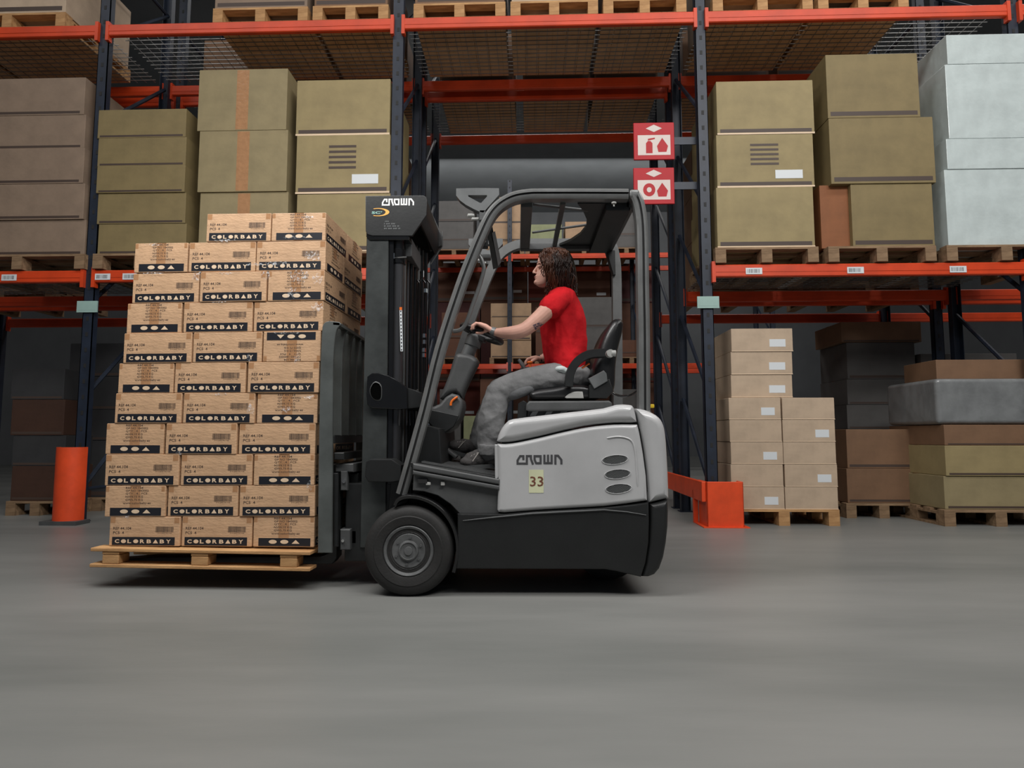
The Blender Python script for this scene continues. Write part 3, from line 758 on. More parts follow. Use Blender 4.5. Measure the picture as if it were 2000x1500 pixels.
# rows from the top: bottom line (left px, y, right px, y), then (x0, x1) of each front carton and its facing
ROWS = [((401, 472.0), (633.5, 469.8), [(403, 529, 'L'), (530, 636, 'S')]),
        ((260, 532.4), (632, 527.6), [(262, 366, 'S'), (368, 499, 'L'), (500, 636, 'L')]),
        ((255, 592.2), (627, 586.6), [(258, 388, 'L'), (391, 521, 'L'), (523, 634, 'S')]),
        ((247, 651.0), (627, 646.0), [(247, 354, 'S'), (358, 493, 'L'), (495, 631, 'L')]),
        ((240, 709.5), (621, 705.8), [(242, 375, 'L'), (377, 512, 'L'), (514, 627, 'S')]),
        ((232, 768.0), (622, 767.0), [(231, 339, 'S'), (341, 480, 'L'), (484, 624, 'L')]),
        ((224, 826.5), (613, 827.0), [(225, 355, 'L'), (358, 498, 'L'), (501, 620, 'S')]),
        ((205, 887.0), (608, 887.5), [(206, 320, 'S'), (324, 463, 'L'), (466, 616, 'L')]),
        ((205, 948.5), (608, 947.8), [(206, 350, 'L'), (353, 493, 'L'), (496, 615, 'S')]),
        ((206, 1009.0), (608, 1008.5), [(206, 324, 'S'), (327, 465, 'L'), (468, 616, 'L')]),
        ((214, 1066.0), (608, 1069.0), [(214, 352, 'L'), (354, 492, 'L'), (494, 614, 'S')])]
HGT = ['top row', 'second row', 'third row', 'fourth row', 'fifth row', 'sixth row', 'seventh row', 'eighth row', 'ninth row', 'second lowest row', 'lowest row']
rr = random.Random(5)
for i, (a, b, cs) in enumerate(ROWS):
    ua, za = LF.at(*a); ub, zb = LF.at(*b); sl = (zb - za) / (ub - ua); tilt = math.atan(sl)
    if i: 
        pa, pza = LF.at(*ROWS[i - 1][0]); pb, pzb = LF.at(*ROWS[i - 1][1])
    ymid = a[1] - 30
    U = [(LF.at(x0, ymid)[0], LF.at(x1, ymid)[0], k) for x0, x1, k in cs]
    names = ['left', 'middle', 'right'] if len(cs) == 3 else ['left', 'right']
    def hgt(u):
        if i == 0: return 0.1600
        top = pza + (u - pa) * (pzb - pza) / (pb - pa); return top - (za + (u - ua) * sl) - 0.0012
    for j, (u0, u1, k) in enumerate(U):
        z = za + (u0 - ua) * sl; fl = (i == 4 and j == 2)
        put_carton(k, u0 + 0.001, rr.uniform(-0.004, 0.004), z, u1 - u0 - 0.002, min(hgt((u0 + u1) / 2), 0.168), tilt, fl,
                   'kraft carton, front %s of the %s on forklift pallet%s' % (names[j], HGT[i], ', upside down' if fl else (', long face' if k == 'L' else ', short face')))
    uL, uR = U[0][0], U[-1][1]; first = U[0][2]; nb = []
    if len(cs) == 3:
        wl = (uR - uL - CS) / 2
        if first == 'S': nb = [('L', uL, wl, CL), ('L', uL + wl, wl, CL), ('S', uR - CS, CS, CS)]
        else: nb = [('S', uL, CS, CS), ('L', uL + CS, wl, CL), ('L', uL + CS + wl, wl, CL)]
    else: nb = [('L', uR - CL, CL, CL)]
    for j, (k, u0, w, v) in enumerate(nb):
        z = za + (u0 - ua) * sl
        nm = ['left', 'middle', 'right'][j] if len(nb) == 3 else 'right'
        put_carton(k, u0 + 0.001, v + 0.006, z, w - 0.002, min(hgt(u0 + w / 2), 0.168), tilt, False, 'kraft carton, back %s of the %s on forklift pallet' % (nm, HGT[i]))
# shreds and creases of the clear stretch film
fm = bpy.data.materials.new('clear_film'); fm.use_nodes = True; N = fm.node_tree.nodes; L = fm.node_tree.links
tr = N.new('ShaderNodeBsdfTransparent'); pb = N['Principled BSDF']; pb.inputs['Base Color'].default_value = (0.9, 0.92, 0.94, 1); pb.inputs['Roughness'].default_value = 0.12  # whitened creases; the pale base also paints in the film's highlights
tc = N.new('ShaderNodeTexCoord'); nz_ = N.new('ShaderNodeTexNoise'); nz_.inputs['Scale'].default_value = 55; nz_.inputs['Distortion'].default_value = 1.5
rp = N.new('ShaderNodeValToRGB'); rp.color_ramp.elements[0].position = 0.48; rp.color_ramp.elements[1].position = 0.66
rp.color_ramp.elements[0].color = (0.02, 0.02, 0.02, 1); rp.color_ramp.elements[1].color = (0.5, 0.5, 0.5, 1)
mx = N.new('ShaderNodeMixShader'); L.new(tc.outputs['Object'], nz_.inputs['Vector']); L.new(nz_.outputs['Fac'], rp.inputs['Fac']); L.new(rp.outputs['Color'], mx.inputs[0])
L.new(tr.outputs[0], mx.inputs[1]); L.new(pb.outputs[0], mx.inputs[2]); L.new(mx.outputs[0], N['Material Output'].inputs['Surface'])
film = MB()
def crinkle(px, py, w, h, v=-0.004, side=False, seed=0):
    q = random.Random(seed); u0, z0 = LF.at(px, py, 0); nx, nz = max(4, int(w / 0.006)), 4; vs = []
    for a in range(nx + 1):
        for b_ in range(nz + 1):
            x = (a / nx - 0.5) * w; z = (b_ / nz - 0.5) * h * (0.5 + 0.5 * math.sin(PI * a / nx)) + 0.2 * h * math.sin(a * 1.3 + seed)
            d = q.uniform(-0.003, 0.002)
            vs.append(LF.w(u0 + x, v + d, z0 + z) if not side else LF.w(u0 + 0.004 - d, 0.02 + x + w / 2, z0 + z))
    fs = [(a * (nz + 1) + b_, (a + 1) * (nz + 1) + b_, (a + 1) * (nz + 1) + b_ + 1, a * (nz + 1) + b_ + 1) for a in range(nx) for b_ in range(nz)]
    film.add(vs, fs)
for k, (x, y, w, h) in enumerate([(612, 500, .09, .05), (585, 540, .10, .06), (620, 600, .07, .04), (578, 464, .14, .012), (600, 425, .10, .015), (385, 540, .05, .05),
        (520, 540, .05, .05), (450, 534, .12, .012), (300, 534, .12, .012), (498, 517, .10, .015), (573, 572, .06, .05), (490, 800, .04, .05), (350, 885, .03, .02), (300, 478, .1, .012),
        (440, 470, .12, .012), (560, 650, .14, .015), (580, 700, .03, .05), (600, 775, .08, .02), (560, 800, .05, .03), (425, 590, .10, .01), (620, 545, .06, .05), (540, 515, .12, .02), (246, 1008, .05, .02), (430, 770, .1, .012), (605, 948, .03, .05), (488, 700, .03, .04)]):
    crinkle(x, y, w, h, seed=k)
o = film.build('stretch_film', fm); tag(o, 'clear crinkled stretch film clinging to the printed cartons', 'film', kind='stuff')

# the carried pallet
pf = Frame(LF.w(0, -0.055, 0).x, LF.w(0, -0.055, 0).y, LF.a)
ul, zt = pf.at(176, 1068); ur, ztr = pf.at(606, 1075.5)
zb = pf.at(400, 1113)[1]; tl = math.atan((ztr - zt) / (ur - ul)); PD = 0.80
zt = min(zt, LF.at(214, 1066)[1] - 0.002) ; W = ur - ul
M = LF.M(0, 0, 0); M.translation = pf.w(ul, 0, zb + 0.006); M = M @ Matrix.Rotation(-tl, 4, 'Y')
load_pallet = empty('pallet', M, 'raw wooden pallet raised on the forks under the printed cartons', 'pallet')
PH = zt - zb - 0.006
m = MB(); m.rbox(0, W, 0, 0.10, 0, 0.018, 0.003, 1); bme = m.mesh('deck_board', K['wood'], 0)
m = MB(); m.rbox(0, 0.092, 0, PD - 0.01, 0, 0.016, 0.002, 1); sme = m.mesh('stringer_board', K['wood'], 0)
m = MB(); m.rbox(0, 0.09, 0, 0.09, 0, PH - 0.018 * 2 - 0.016 - 0.003, 0.003, 1); kme = m.mesh('block', K['wood'], 0)
T = Matrix.Translation
for k in range(6): inst('deck_board', bme, load_pallet, T((0, (PD - 0.10) * k / 5, PH - 0.018)) @ Matrix.Rotation(rr.uniform(-.004, .004), 4, 'Z'))
for k in range(3): inst('bottom_board', bme, load_pallet, T((0, (PD - 0.10) * k / 2, 0)))
for px in (198, 372, 546):
    x = pf.at(px, 1090)[0] - ul
    inst('stringer_board', sme, load_pallet, T((x - 0.002, 0.005, PH - 0.0345)))
    for k in range(3): inst('block', kme, load_pallet, T((x, 0.005 + (PD - 0.11) * k / 2, 0.0185)))

# ================================================================ the forklift
def PX(pts, Y): return [at(x, y, Y) for x, y in pts]
FK = empty('forklift', Vector((0.4, 0, 0)), 'pearl grey and black electric forklift carrying the carton pallet', 'forklift')
FKI = Matrix.Translation((-0.4, 0, 0))
def fb(mb, name, mats, smooth=35, parent=None):
    """part of the forklift, modelled in world coordinates"""
    o = mb.build(name, mats, parent or FK, smooth)
    if parent is None: o.matrix_local = FKI
    return o
YN = -0.53
def smoothpts(pts, n=4):
    """Catmull-Rom through the points"""
    P = [Vector(p) for p in pts]; out = []
    for i in range(len(P) - 1):
        a = P[max(i - 1, 0)]; b = P[i]; c = P[i + 1]; d = P[min(i + 2, len(P) - 1)]
        for k in range(n):
            t = k / n
            out.append(tuple(0.5 * ((2 * b) + (c - a) * t + (2 * a - 5 * b + 4 * c - d) * t * t + (3 * b - a - 3 * c + d) * t ** 3)))
    out.append(tuple(P[-1])); return out
# --- rear cowl: loft of plan slices, rounded at the corners
def rearx(x, y, x0=1244.0):
    return x
def bend_rear(c):
    # in plan the tail is rounded: pull x in near the sides
    e = max(0.0, abs(c.y) - 0.33) / 0.20
    k = max(0.0, c.x - 0.72) / 0.17
    return (c.x - 0.03 * min(1, k) * e * e, c.y, c.z)
seam = smoothpts([(1243, 799), (1250, 830), (1259, 880), (1265, 930), (1268, 981)], 3)
cowl = smoothpts([(1243, 797), (1262, 800), (1284, 810), (1298, 824), (1305, 848), (1309, 900), (1311, 940), (1312, 974)], 3) + [(1268, 984)] + seam[::-1][1:-1]
m = MB(); m.prism(PX(cowl, YN), YN, -YN, 0.045, 4, bend=bend_rear); fb(m, 'rear_cowl', K['cream'])
# --- battery side cover with the wavy seam
wave = smoothpts([(971, 867), (1000, 866), (1050, 856), (1100, 844), (1150, 834), (1200, 829), (1246, 829)], 3)
side = wave[:] + [(1250, 845), (1257, 885), (1263, 930), (1265.5, 978)] + [(1225, 984), (1180, 989.5), (1120, 993), (1050, 997), (985, 1002), (974, 1001), (971, 996)] + [(973, 930)]
m = MB(); m.prism(PX(side, YN), YN, -YN, 0.022, 4); SC_ = fb(m, 'battery_cover', K['cream'])
hood = smoothpts([(970, 862), (973, 850), (980, 836), (990, 824), (1003, 818), (1060, 811), (1120, 804), (1180, 797), (1205, 790), (1230, 790), (1240, 796), (1246, 824)], 2) + [(x, y - 3) for x, y in wave[::-1]]
m = MB(); m.prism(PX(hood, YN), YN - 0.004, -YN + 0.004, 0.038, 4); fb(m, 'seat_hood', K['cream'])
m = MB(); ins = PX(smoothpts([(985, 870), (1246, 830)], 2), YN)
x0, z0 = at(980, 880, -0.5); x1, z1 = at(1292, 822, -0.5)
m.box(x0, x1 - 0.02, -0.495, 0.495, at(1000, 960, -0.5)[1], at(1200, 838, -0.5)[1]); fb(m, 'inner_body', K['seam'], 0)
# front lip of the hood panel, small rivet strip
m = MB(); a = PX([(966, 868), (978, 868), (976, 930), (967, 940)], -0.515); m.prism(a, -0.515, -0.49, 0.004, 1); fb(m, 'cover_lip', K['cream'])
# vents: recessed dark ovals with a perforated grey grille and raised lip
for k, (cx, cy) in enumerate(((1201, 898), (1206, 926), (1208, 954.5))):
    x, z = at(cx, cy, YN); rx, rz = 0.063, 0.0225; tlt = math.radians(5)
    MR = Matrix.Translation((x, YN, z)) @ Matrix.Rotation(-tlt, 4, 'Y')
    g = MB(); n = 36
    vs = [MR @ Vector((rx * s * math.cos(2 * PI * i / n), d, rz * s * math.sin(2 * PI * i / n) * (1 if s < 1.05 else 1.0))) for s, d in ((1.10, 0.001), (1.05, -0.004), (1.0, -0.0005)) for i in range(n)]
    g.add(vs, [(j * n + i, j * n + (i + 1) % n, (j + 1) * n + (i + 1) % n, (j + 1) * n + i) for j in range(2) for i in range(n)])
    v = fb(g, 'vent', K['cream'], 60)
    g = MB(); poly(g, ellipse(0, 0, rx, rz, 36), MR, 0, -0.0008); gr = g.build('vent_grille', K['mgrey'], v, 0)
    g = MB(); s = 0.0078; r = 0.0029
    for a in range(-9, 10):
        for b in range(-4, 5):
            hx = (a + 0.5 * (b % 2)) * s; hz = b * s * 0.80
            if (hx / (rx - 0.002)) ** 2 + (hz / (rz - 0.002)) ** 2 < 0.97: poly(g, ellipse(hx, hz, r, r, 7), MR, 0, -0.0014)
    tag(g.build('grille_holes', K['seam'], v, 0), kind='stuff')
# raised moulding round the vents
g = MB(); rp = [pt(x, y, YN + 0.0005) for x, y in smoothpts([(1185, 856), (1205, 853), (1222, 855), (1234, 862), (1240, 880), (1243, 910), (1245, 950)], 4)]
g.tube(rp, [0.002] + [0.005] * (len(rp) - 2) + [0.002], 8, flat=1); fb(g, 'panel_moulding', K['cream'], 60)
# lettering and number sticker
I4 = Matrix.Identity(4)
def on(Y): return Matrix.Translation((0, Y, 0))
g = MB(); x0, z0 = at(1008.5, 907.5, YN); x1, z1 = at(1099, 888, YN); logo(g, x0, x1, z0, z1, on(YN), 0, -0.0012); fb(g, 'cover_lettering', K['greyp'], 0)
g = MB(); x0, z0 = at(1033, 962.5, YN); x1, z1 = at(1061.5, 917.5, YN)
g.box(x0, x1, YN - 0.0014, YN - 0.0004, z0, z1); st = fb(g, 'number_sticker', K['sticker'], 0)
g = MB(); text_fit(g, '33', x0 + 0.006, x1 - 0.001, at(1040, 950, YN)[1], at(1040, 930.5, YN)[1], on(YN), 0, 0.01, -0.0022); g.build('number', K['brownp'], st, 0)
# --- black skirt and rear bumper
sk = [(893, 1004), (900, 1003), (985, 1003.5), (1050, 998), (1120, 994.5), (1180, 991), (1230, 986), (1268, 981)] + [(1269, 1020), (1268, 1060), (1262, 1100), (1253, 1128), (1236, 1124), (1205, 1117), (1182, 1113), (890, 1112), (893, 1060)]
m = MB(); m.prism(PX(sk, YN), YN + 0.004, -YN - 0.004, 0.012, 2); fb(m, 'skirt', K['skirt'])
bp = [(1270.5, 985), (1309, 976.5), (1310, 1000), (1309, 1030), (1305, 1062), (1299, 1090), (1290, 1112), (1280, 1124), (1268, 1128.5), (1254, 1128), (1262, 1100), (1268, 1060), (1270.5, 1020)]
m = MB(); m.prism(PX(bp, YN), YN + 0.002, -YN - 0.002, 0.03, 3, bend=bend_rear); fb(m, 'rear_bumper', K['skirt'])
m = MB(); m.tube([pt(904, 1017, YN), pt(960, 1011, YN), pt(1040, 1003, YN), pt(1120, 999, YN), pt(1180, 996, YN), pt(1225, 1000, YN), pt(1262, 1006, YN)], [0.002, 0.004, 0.005, 0.005, 0.004, 0.003, 0.002], 8); fb(m, 'skirt_ridge', K['dgrey'], 60)
# rear steer wheels
for y in (-0.11, 0.11):
    m = MB(); x, _ = at(1180, 1050, 0); m.lathe([(0.03, -0.06), (0.17, -0.06), (0.2, -0.045), (0.205, 0), (0.2, 0.045), (0.17, 0.06), (0.03, 0.06)], x, y, 0.206, 32); fb(m, 'steer_wheel_tyre', K['rubber'])
# --- chassis front: side plate under the step, floor board, step mats
m = MB(); m.prism(PX([(808, 925), (812, 918), (975, 946), (975, 1004), (898, 1004), (880, 985), (855, 968), (828, 960), (806, 958)], YN + 0.03), YN + 0.03, -YN - 0.03, 0.004, 1); fb(m, 'step_side_panel', K['dgrey'])
m = MB(); a = [(806, 905), (976, 936), (976, 947), (806, 917)]; m.prism(PX(a, YN), YN, YN + 0.05, 0.008, 3); a = [(806, 918), (976, 948.5), (976, 958), (806, 927)]; m.prism(PX(a, YN + 0.004), YN + 0.002, YN + 0.05, 0.008, 3); fb(m, 'step_edge_trim', K['dgrey'])
xa, za = at(800, 905, YN); xb, zb_ = at(985, 936, YN)
m = MB(); m.prism([(xa, za - 0.02), (xb, zb_ - 0.02), (xb, zb_ + 0.004), (xa, za + 0.004)], YN + 0.03, -YN - 0.03, 0.002, 1); fb(m, 'floor_board', K['black'])
m = MB()
for k in range(26):
    y = -0.46 + k * 0.036; m.prism([(xa + 0.05, za + 0.0), (xb - 0.01, zb_ + 0.006), (xb - 0.01, zb_ + 0.010), (xa + 0.05, za + 0.008)], y, y + 0.012)
tag(fb(m, 'floor_mat_ribs', K['dgrey'], 0), kind='stuff')
m = MB(); m.box(at(815, 940, YN)[0], at(826, 940, YN)[0] + 0.02, YN + 0.012, YN + 0.034, at(830, 944, YN)[1], at(830, 936, YN)[1])
fb(m, 'step_slot', K['seam'], 0)
m = MB(); m.rbox(at(831, 940, YN)[0], at(840, 940, YN)[0], YN + 0.014, YN + 0.03, at(861, 948, YN)[1], at(861, 942, YN)[1], 0.002, 1); m.rbox(at(860, 940, YN)[0], at(868, 940, YN)[0], YN + 0.014, YN + 0.03, at(861, 949, YN)[1], at(861, 941, YN)[1], 0.003, 1); fb(m, 'latch_clips', K['lgrey'])
# inner front bulkhead below the dash, pedals
m = MB(); m.prism(PX([(812, 915), (835, 830), (868, 838), (872, 905), (862, 915)], -0.15), -0.36, 0.42, 0.01, 2); fb(m, 'front_bulkhead', K['black'])
m = MB(); m.prism(PX([(855, 860), (869, 852), (873, 896), (856, 896)], -0.05), -0.1, 0.0, 0.006, 2); fb(m, 'pedal_bracket', K['dgrey'])
m = MB(); m.rbox(-0.05, 0.05, -0.045, 0.045, -0.012, 0.012, 0.008, 2, M=Matrix.Translation(pt(880, 883, 0.02)) @ Matrix.Rotation(math.radians(38), 4, 'Y')); pd = fb(m, 'pedal', K['dgrey'])
m = MB(); m.tube([pt(884, 885, 0.02), pt(876, 903, 0.02)], 0.012, 8); m.build('pedal_arm', K['black'], pd)
# --- front wheels
for sgn in (-1, 1):
    cx, cz = at(797, 1076, YN); cz = 0.229 - 0.002
    R0 = 0.229; yo = sgn * 0.53; s = -sgn
    m = MB(); m.lathe([(0.126, yo + s * 0.016), (0.132, yo + s * 0.004), (0.150, yo + s * 0.0), (0.172, yo - s * 0.003), (0.176, yo + s * 0.000), (0.196, yo + s * 0.000), (0.214, yo + s * 0.010), (0.226, yo + s * 0.03), (R0, yo + s * 0.055), (R0, yo + s * 0.13), (0.222, yo + s * 0.165), (0.20, yo + s * 0.178), (0.126, yo + s * 0.175)], cx, 0, cz, 72)
    ty = fb(m, 'front_tyre', K['rubber'], 30)
    m = MB(); m.lathe([(0.128, yo + s * 0.03), (0.128, yo + s * 0.010), (0.122, yo + s * 0.005), (0.112, yo + s * 0.010), (0.108, yo + s * 0.022), (0.104, yo + s * 0.03), (0.095, yo + s * 0.02), (0.092, yo + s * 0.014), (0.088, yo + s * 0.03), (0.088, yo + s * 0.16)], cx, 0, cz, 64)
    rm = fb(m, 'wheel_rim', K['rim'], 40)
    m = MB(); m.lathe([(0.0879, yo + s * 0.05), (0.0875, yo + s * 0.018), (0.083, yo + s * 0.014), (0.052, yo + s * 0.016), (0.048, yo + s * 0.006), (0.042, yo + s * 0.004), (0.04, yo + s * 0.009), (0.022, yo + s * 0.010), (0.02, yo + s * 0.004), (0.001, yo + s * 0.003)], cx, 0, cz, 48)
    hb = m.build('hub_plate', K['rim'], rm, 40)
    m = MB()
    for k in range(6):
        a = PI / 3 * k + 0.4; m.lathe([(0.007, yo + s * 0.008), (0.007, yo + s * 0.02)], cx + 0.067 * math.cos(a), 0, cz + 0.067 * math.sin(a), 6)
    m.build('wheel_nuts', K['dgrey'], rm, 30)
# --- front mudguards: swept arc
for sgn in (-1, 1):
    Yf = sgn * 0.52; cx, cz = at(797, 1074, YN)
    top = [(766, 986), (772, 975), (785, 968), (802, 966), (822, 969), (846, 979), (866, 994), (882, 1014), (893, 1038), (898, 1064), (897, 1090), (890, 1120)]
    path = PX(smoothpts(top, 3), YN)
    prof = [(0.0, 0), (0.0, -sgn * 0.20), (-0.012, -sgn * 0.20), (-0.012, -sgn * 0.02), (-0.022, -sgn * 0.006), (-0.020, sgn * 0.004), (-0.006, sgn * 0.006)]
    m = MB(); m.sweep(path, [(n, y + Yf) for n, y in prof]); fb(m, 'front_mudguard', K['gblack'], 50)
# --- overhead guard: one bent tube per side with grooves, crossbars, roof plate
gp = [(783, 966), (796, 920), (829, 800), (859, 680), (898, 560), (922, 497), (943, 447), (957, 419), (972, 401), (990, 388.5), (1009, 381), (1034, 377.2), (1060, 376.5), (1150, 376.5), (1228, 377.0)]
YG = -0.43
def guard_prof(yc, sgn, w=0.029, d=0.034):
    o = sgn
    return [(w, yc + o * (d - 0.012)), (w - 0.012, yc + o * d), (0.006, yc + o * d), (0.003, yc + o * (d - 0.008)), (-0.003, yc + o * (d - 0.008)), (-0.006, yc + o * d),
            (-w + 0.010, yc + o * (d - 0.002)), (-w, yc + o * (d - 0.010)), (-w, yc - o * d), (w, yc - o * d)]
gm = [0, 0, 1, 1, 1, 0, 0, 0, 0, 0]
rpp = [(1242, 379), (1249, 396), (1254.5, 430), (1256.5, 480), (1257.5, 560), (1259, 640), (1259.5, 720), (1260, 804)]
for sgn in (-1, 1):
    pa = PX(smoothpts(gp, 4), YG - 0.034)
    y = sgn * 0.43
    m = MB(); m.sweep(pa, guard_prof(y, sgn), mi=0, mis=gm); fb(m, 'front_pillar_and_roof_rail', [K['guard'], K['groove']], 30)
    pb = PX(smoothpts(rpp, 4), YG - 0.034)
    m = MB(); m.sweep(pb, guard_prof(y, sgn, 0.030, 0.036), mi=0, mis=gm); rp_ = fb(m, 'rear_pillar', [K['guard'], K['groove']], 30)
    x, z = at(1247, 378, YG - 0.034); x -= 0.004
    m = MB(); m.rbox(x - 0.045, x + 0.012, y - 0.035, y + 0.035, z - 0.024, z + 0.027, 0.016, 3); m.build('corner_cap', K['guard'], rp_, 50)
    x, z = at(1259.5, 806, YG - 0.034)
    m = MB(); m.rbox(x - 0.033, x + 0.030, y - 0.036, y + 0.036, z - 0.016, z + 0.012, 0.008, 2); m.build('pillar_foot', K['guard'], rp_, 50)
ZR = at(1100, 392, YG)[1]
def rf(px, py): return at(px, py, -0.40)[0]
def xz_box(xa, xb, ya, yb, z0, z1, name, mt, b=0.006, parent=None):
    m = MB(); m.rbox(xa, xb, ya, yb, z0, z1, b, 2); return fb(m, name, K[mt], 40, parent)
xz_box(rf(1017, 392), rf(1040, 392), -0.40, 0.40, ZR - 0.025, ZR + 0.02, 'roof_front_crossbar', 'dgrey')
xz_box(rf(1094, 392), rf(1105, 392), -0.40, 0.40, ZR - 0.012, ZR + 0.012, 'roof_middle_crossbar', 'dgrey')
m = MB()
pr = [atz(*p, ZR) for p in [(1128, 388), (1142, 402), (1148, 420), (1145, 436), (1132, 452), (1110, 463), (1095, 470), (1150, 484)]]
plate = [(rf(1128, 388), -0.40)] + [(x, y) for x, y in pr[1:6]] + [(rf(1094, 392) + 0.01, 0.40), (rf(1186, 392), 0.40), (rf(1186, 392), -0.40)]
plate = [(rf(1128, 388), -0.40), (rf(1142, 392), -0.30), (rf(1156, 392), -0.15), (rf(1160, 392), -0.02), (rf(1152, 392), 0.12), (rf(1134, 392), 0.25), (rf(1108, 392), 0.36), (rf(1104, 392), 0.40), (rf(1186, 392), 0.40), (rf(1186, 392), -0.40)]
n = len(plate); m.add([(x, y, ZR - 0.006) for x, y in plate] + [(x, y, ZR + 0.01) for x, y in plate], [tuple(range(n))[::-1], tuple(range(n, 2 * n))] + [(i, (i + 1) % n, n + (i + 1) % n, n + i) for i in range(n)])
fb(m, 'roof_plate', K['black'], 30)
m = MB(); a, b = rf(1183, 392), rf(1232, 392); m.rbox(a, b, -0.40, 0.40, ZR - 0.045, ZR + 0.012, 0.01, 2); fb(m, 'roof_rear_panel', K['black'])
m = MB(); xw, yw = atz(1199, 396, ZR - 0.046); m.lathe([(0.013, 0.0), (0.013, -0.006), (0.004, -0.008), (0.004, -0.022), (0.001, -0.022)], xw, yw, ZR - 0.044, 14, 'Z'); fb(m, 'roof_fastener', K['lgrey'])
for a, b in (((1042, 399), (1148, 411)), ((1040, 454), (1146, 439))):
    xa_, ya_ = atz(*a, ZR); xb_, yb_ = atz(*b, ZR)
    m = MB(); m.tube([(xa_, ya_, ZR), ((xa_ + xb_) / 2, (ya_ + yb_) / 2, ZR), (xb_, yb_, ZR)], 0.008, 8); fb(m, 'roof_rod', K['dgrey'])
xz_box(rf(1018, 392), rf(1236, 392), 0.35, 0.40, ZR - 0.03, ZR + 0.015, 'roof_inner_rail', 'dgrey')
xz_box(rf(1222, 392), rf(1240, 392), -0.40, 0.40, ZR - 0.03, ZR + 0.02, 'roof_rear_crossbar', 'dgrey')
for sgn in (-1, 1):   # rear gussets
    a = at(1225, 392, YG)[0]
    m = MB(); m.prism([(a, ZR - 0.03), (a + 0.06, ZR - 0.03), (a + 0.062, ZR - 0.20), (a + 0.045, ZR - 0.20)], sgn * 0.43 - 0.03 - sgn * 0.03, sgn * 0.43 + 0.03 - sgn * 0.03, 0.004, 1)
    if sgn > 0: fb(m, 'pillar_gusset', K['black'])
# headlamp bracket plate with triangular window
outer = smoothpts([(891, 368), (930, 367), (974.5, 367.5)], 1) + [(975, 380)] + [(944, 415), (938, 414), (925, 408), (910, 400), (898, 391), (891, 382)]
inner = [(914, 381), (951, 381), (951, 384), (940, 396), (937, 396), (915, 384)]
for sgn in (-1, 1):
    Yb = -0.455 if sgn < 0 else 0.40
    O = PX(outer, -0.455); Ih = PX(inner, -0.455)
    bm = bmesh.new()
    def ringf(pts): return [bm.verts.new((x, 0, z)) for x, z in pts]
    vo, vi = ringf(O), ringf(Ih); es = []
    for r in (vo, vi):
        for i in range(len(r)): es.append(bm.edges.new((r[i], r[(i + 1) % len(r)])))
    bmesh.ops.triangle_fill(bm, edges=es, use_beauty=True)
    fs = bm.faces[:]
    ex = bmesh.ops.extrude_face_region(bm, geom=fs); 
    for v in ex['geom']:
        if isinstance(v, bmesh.types.BMVert): v.co.y += 0.05
    m = MB(); m.bm(bm, 0, Matrix.Translation((0, Yb, 0))); br = fb(m, 'lamp_bracket', K['mgrey'], 30)
    for (x, y, r) in ((926, 417, 0.011), (934, 424, 0.009)):
        m = MB(); xx, zz_ = at(x, y, -0.455); m.lathe([(0.002, -0.04), (r, -0.035), (r, 0.0), (0.002, 0.004)], xx, Yb + 0.03, zz_, 14, 'X'); m.build('marker_lamp', K['lgrey'], br)
    xx, zz_ = at(941, 420, -0.455); m = MB(); m.rbox(xx - 0.015, xx + 0.02, Yb, Yb + 0.04, zz_ - 0.03, zz_ + 0.03, 0.004, 1); m.build('bracket_foot', K['dgrey'], br)
# bent grab handle and instrument plate on the front pillars
m = MB(); m.tube([pt(x, y, -0.36) for x, y in smoothpts([(935, 497), (941, 508), (945, 522), (944, 532), (936, 560), (925, 590), (914, 622), (906, 638), (897, 645), (885, 647)], 4)], 0.0115, 10); fb(m, 'grab_handle', K['guard'], 60)
m = MB(); A = [pt(947, 428, -0.38), pt(957, 420, -0.38), pt(978, 520, -0.20), pt(963, 525, -0.20)]
d = Vector((0, 0.012, 0)); m.add([v for v in A] + [v + d for v in A], [(0, 1, 2, 3), (7, 6, 5, 4), (0, 4, 5, 1), (1, 5, 6, 2), (2, 6, 7, 3), (3, 7, 4, 0)]); ip = fb(m, 'instrument_plate', K['black'], 0)
m = MB(); A = [pt(961, 455, -0.33), pt(967, 452, -0.33), pt(979, 512, -0.21), pt(973, 520, -0.21)]; A = [v + Vector((0, -0.004, 0)) for v in A]
m.add([v for v in A] + [v + d * 0.3 for v in A], [(0, 1, 2, 3), (7, 6, 5, 4), (0, 4, 5, 1), (1, 5, 6, 2), (2, 6, 7, 3), (3, 7, 4, 0)]); m.build('notice_sheet', K['mgrey'], ip, 0)
x, z = at(947, 473, -0.34); m = MB(); m.rbox(x - 0.018, x + 0.018, -0.37, -0.32, z - 0.035, z + 0.035, 0.006, 2); m.build('switch_box', K['black'], ip)
m = MB(); m.rbox(x - 0.008, x + 0.008, -0.376, -0.368, z - 0.012, z + 0.012, 0.003, 1); m.build('switch_button', K['lgrey'], ip)
x, z = at(952, 504, -0.3); m = MB(); m.rbox(x - 0.03, x + 0.02, -0.34, -0.28, z - 0.012, z + 0.012, 0.006, 2); m.build('clamp', K['dgrey'], ip)
# strap hose behind the seat
m = MB(); m.tube([pt(x, y, 0.1) for x, y in smoothpts([(1192, 764), (1203, 771), (1218, 774), (1235, 770), (1252, 757)], 5)], 0.016, 8, flat=0.5); fb(m, 'rear_hose', K['gblack'], 60)
m = MB(); x, z = at(1274, 793, 0.2); m.rbox(x - 0.012, x + 0.014, 0.2, 0.23, z - 0.012, z + 0.012, 0.005, 2); fb(m, 'yellow_plug', mat('yellow_plastic', (226, 190, 40), 0.5, 0, 0))
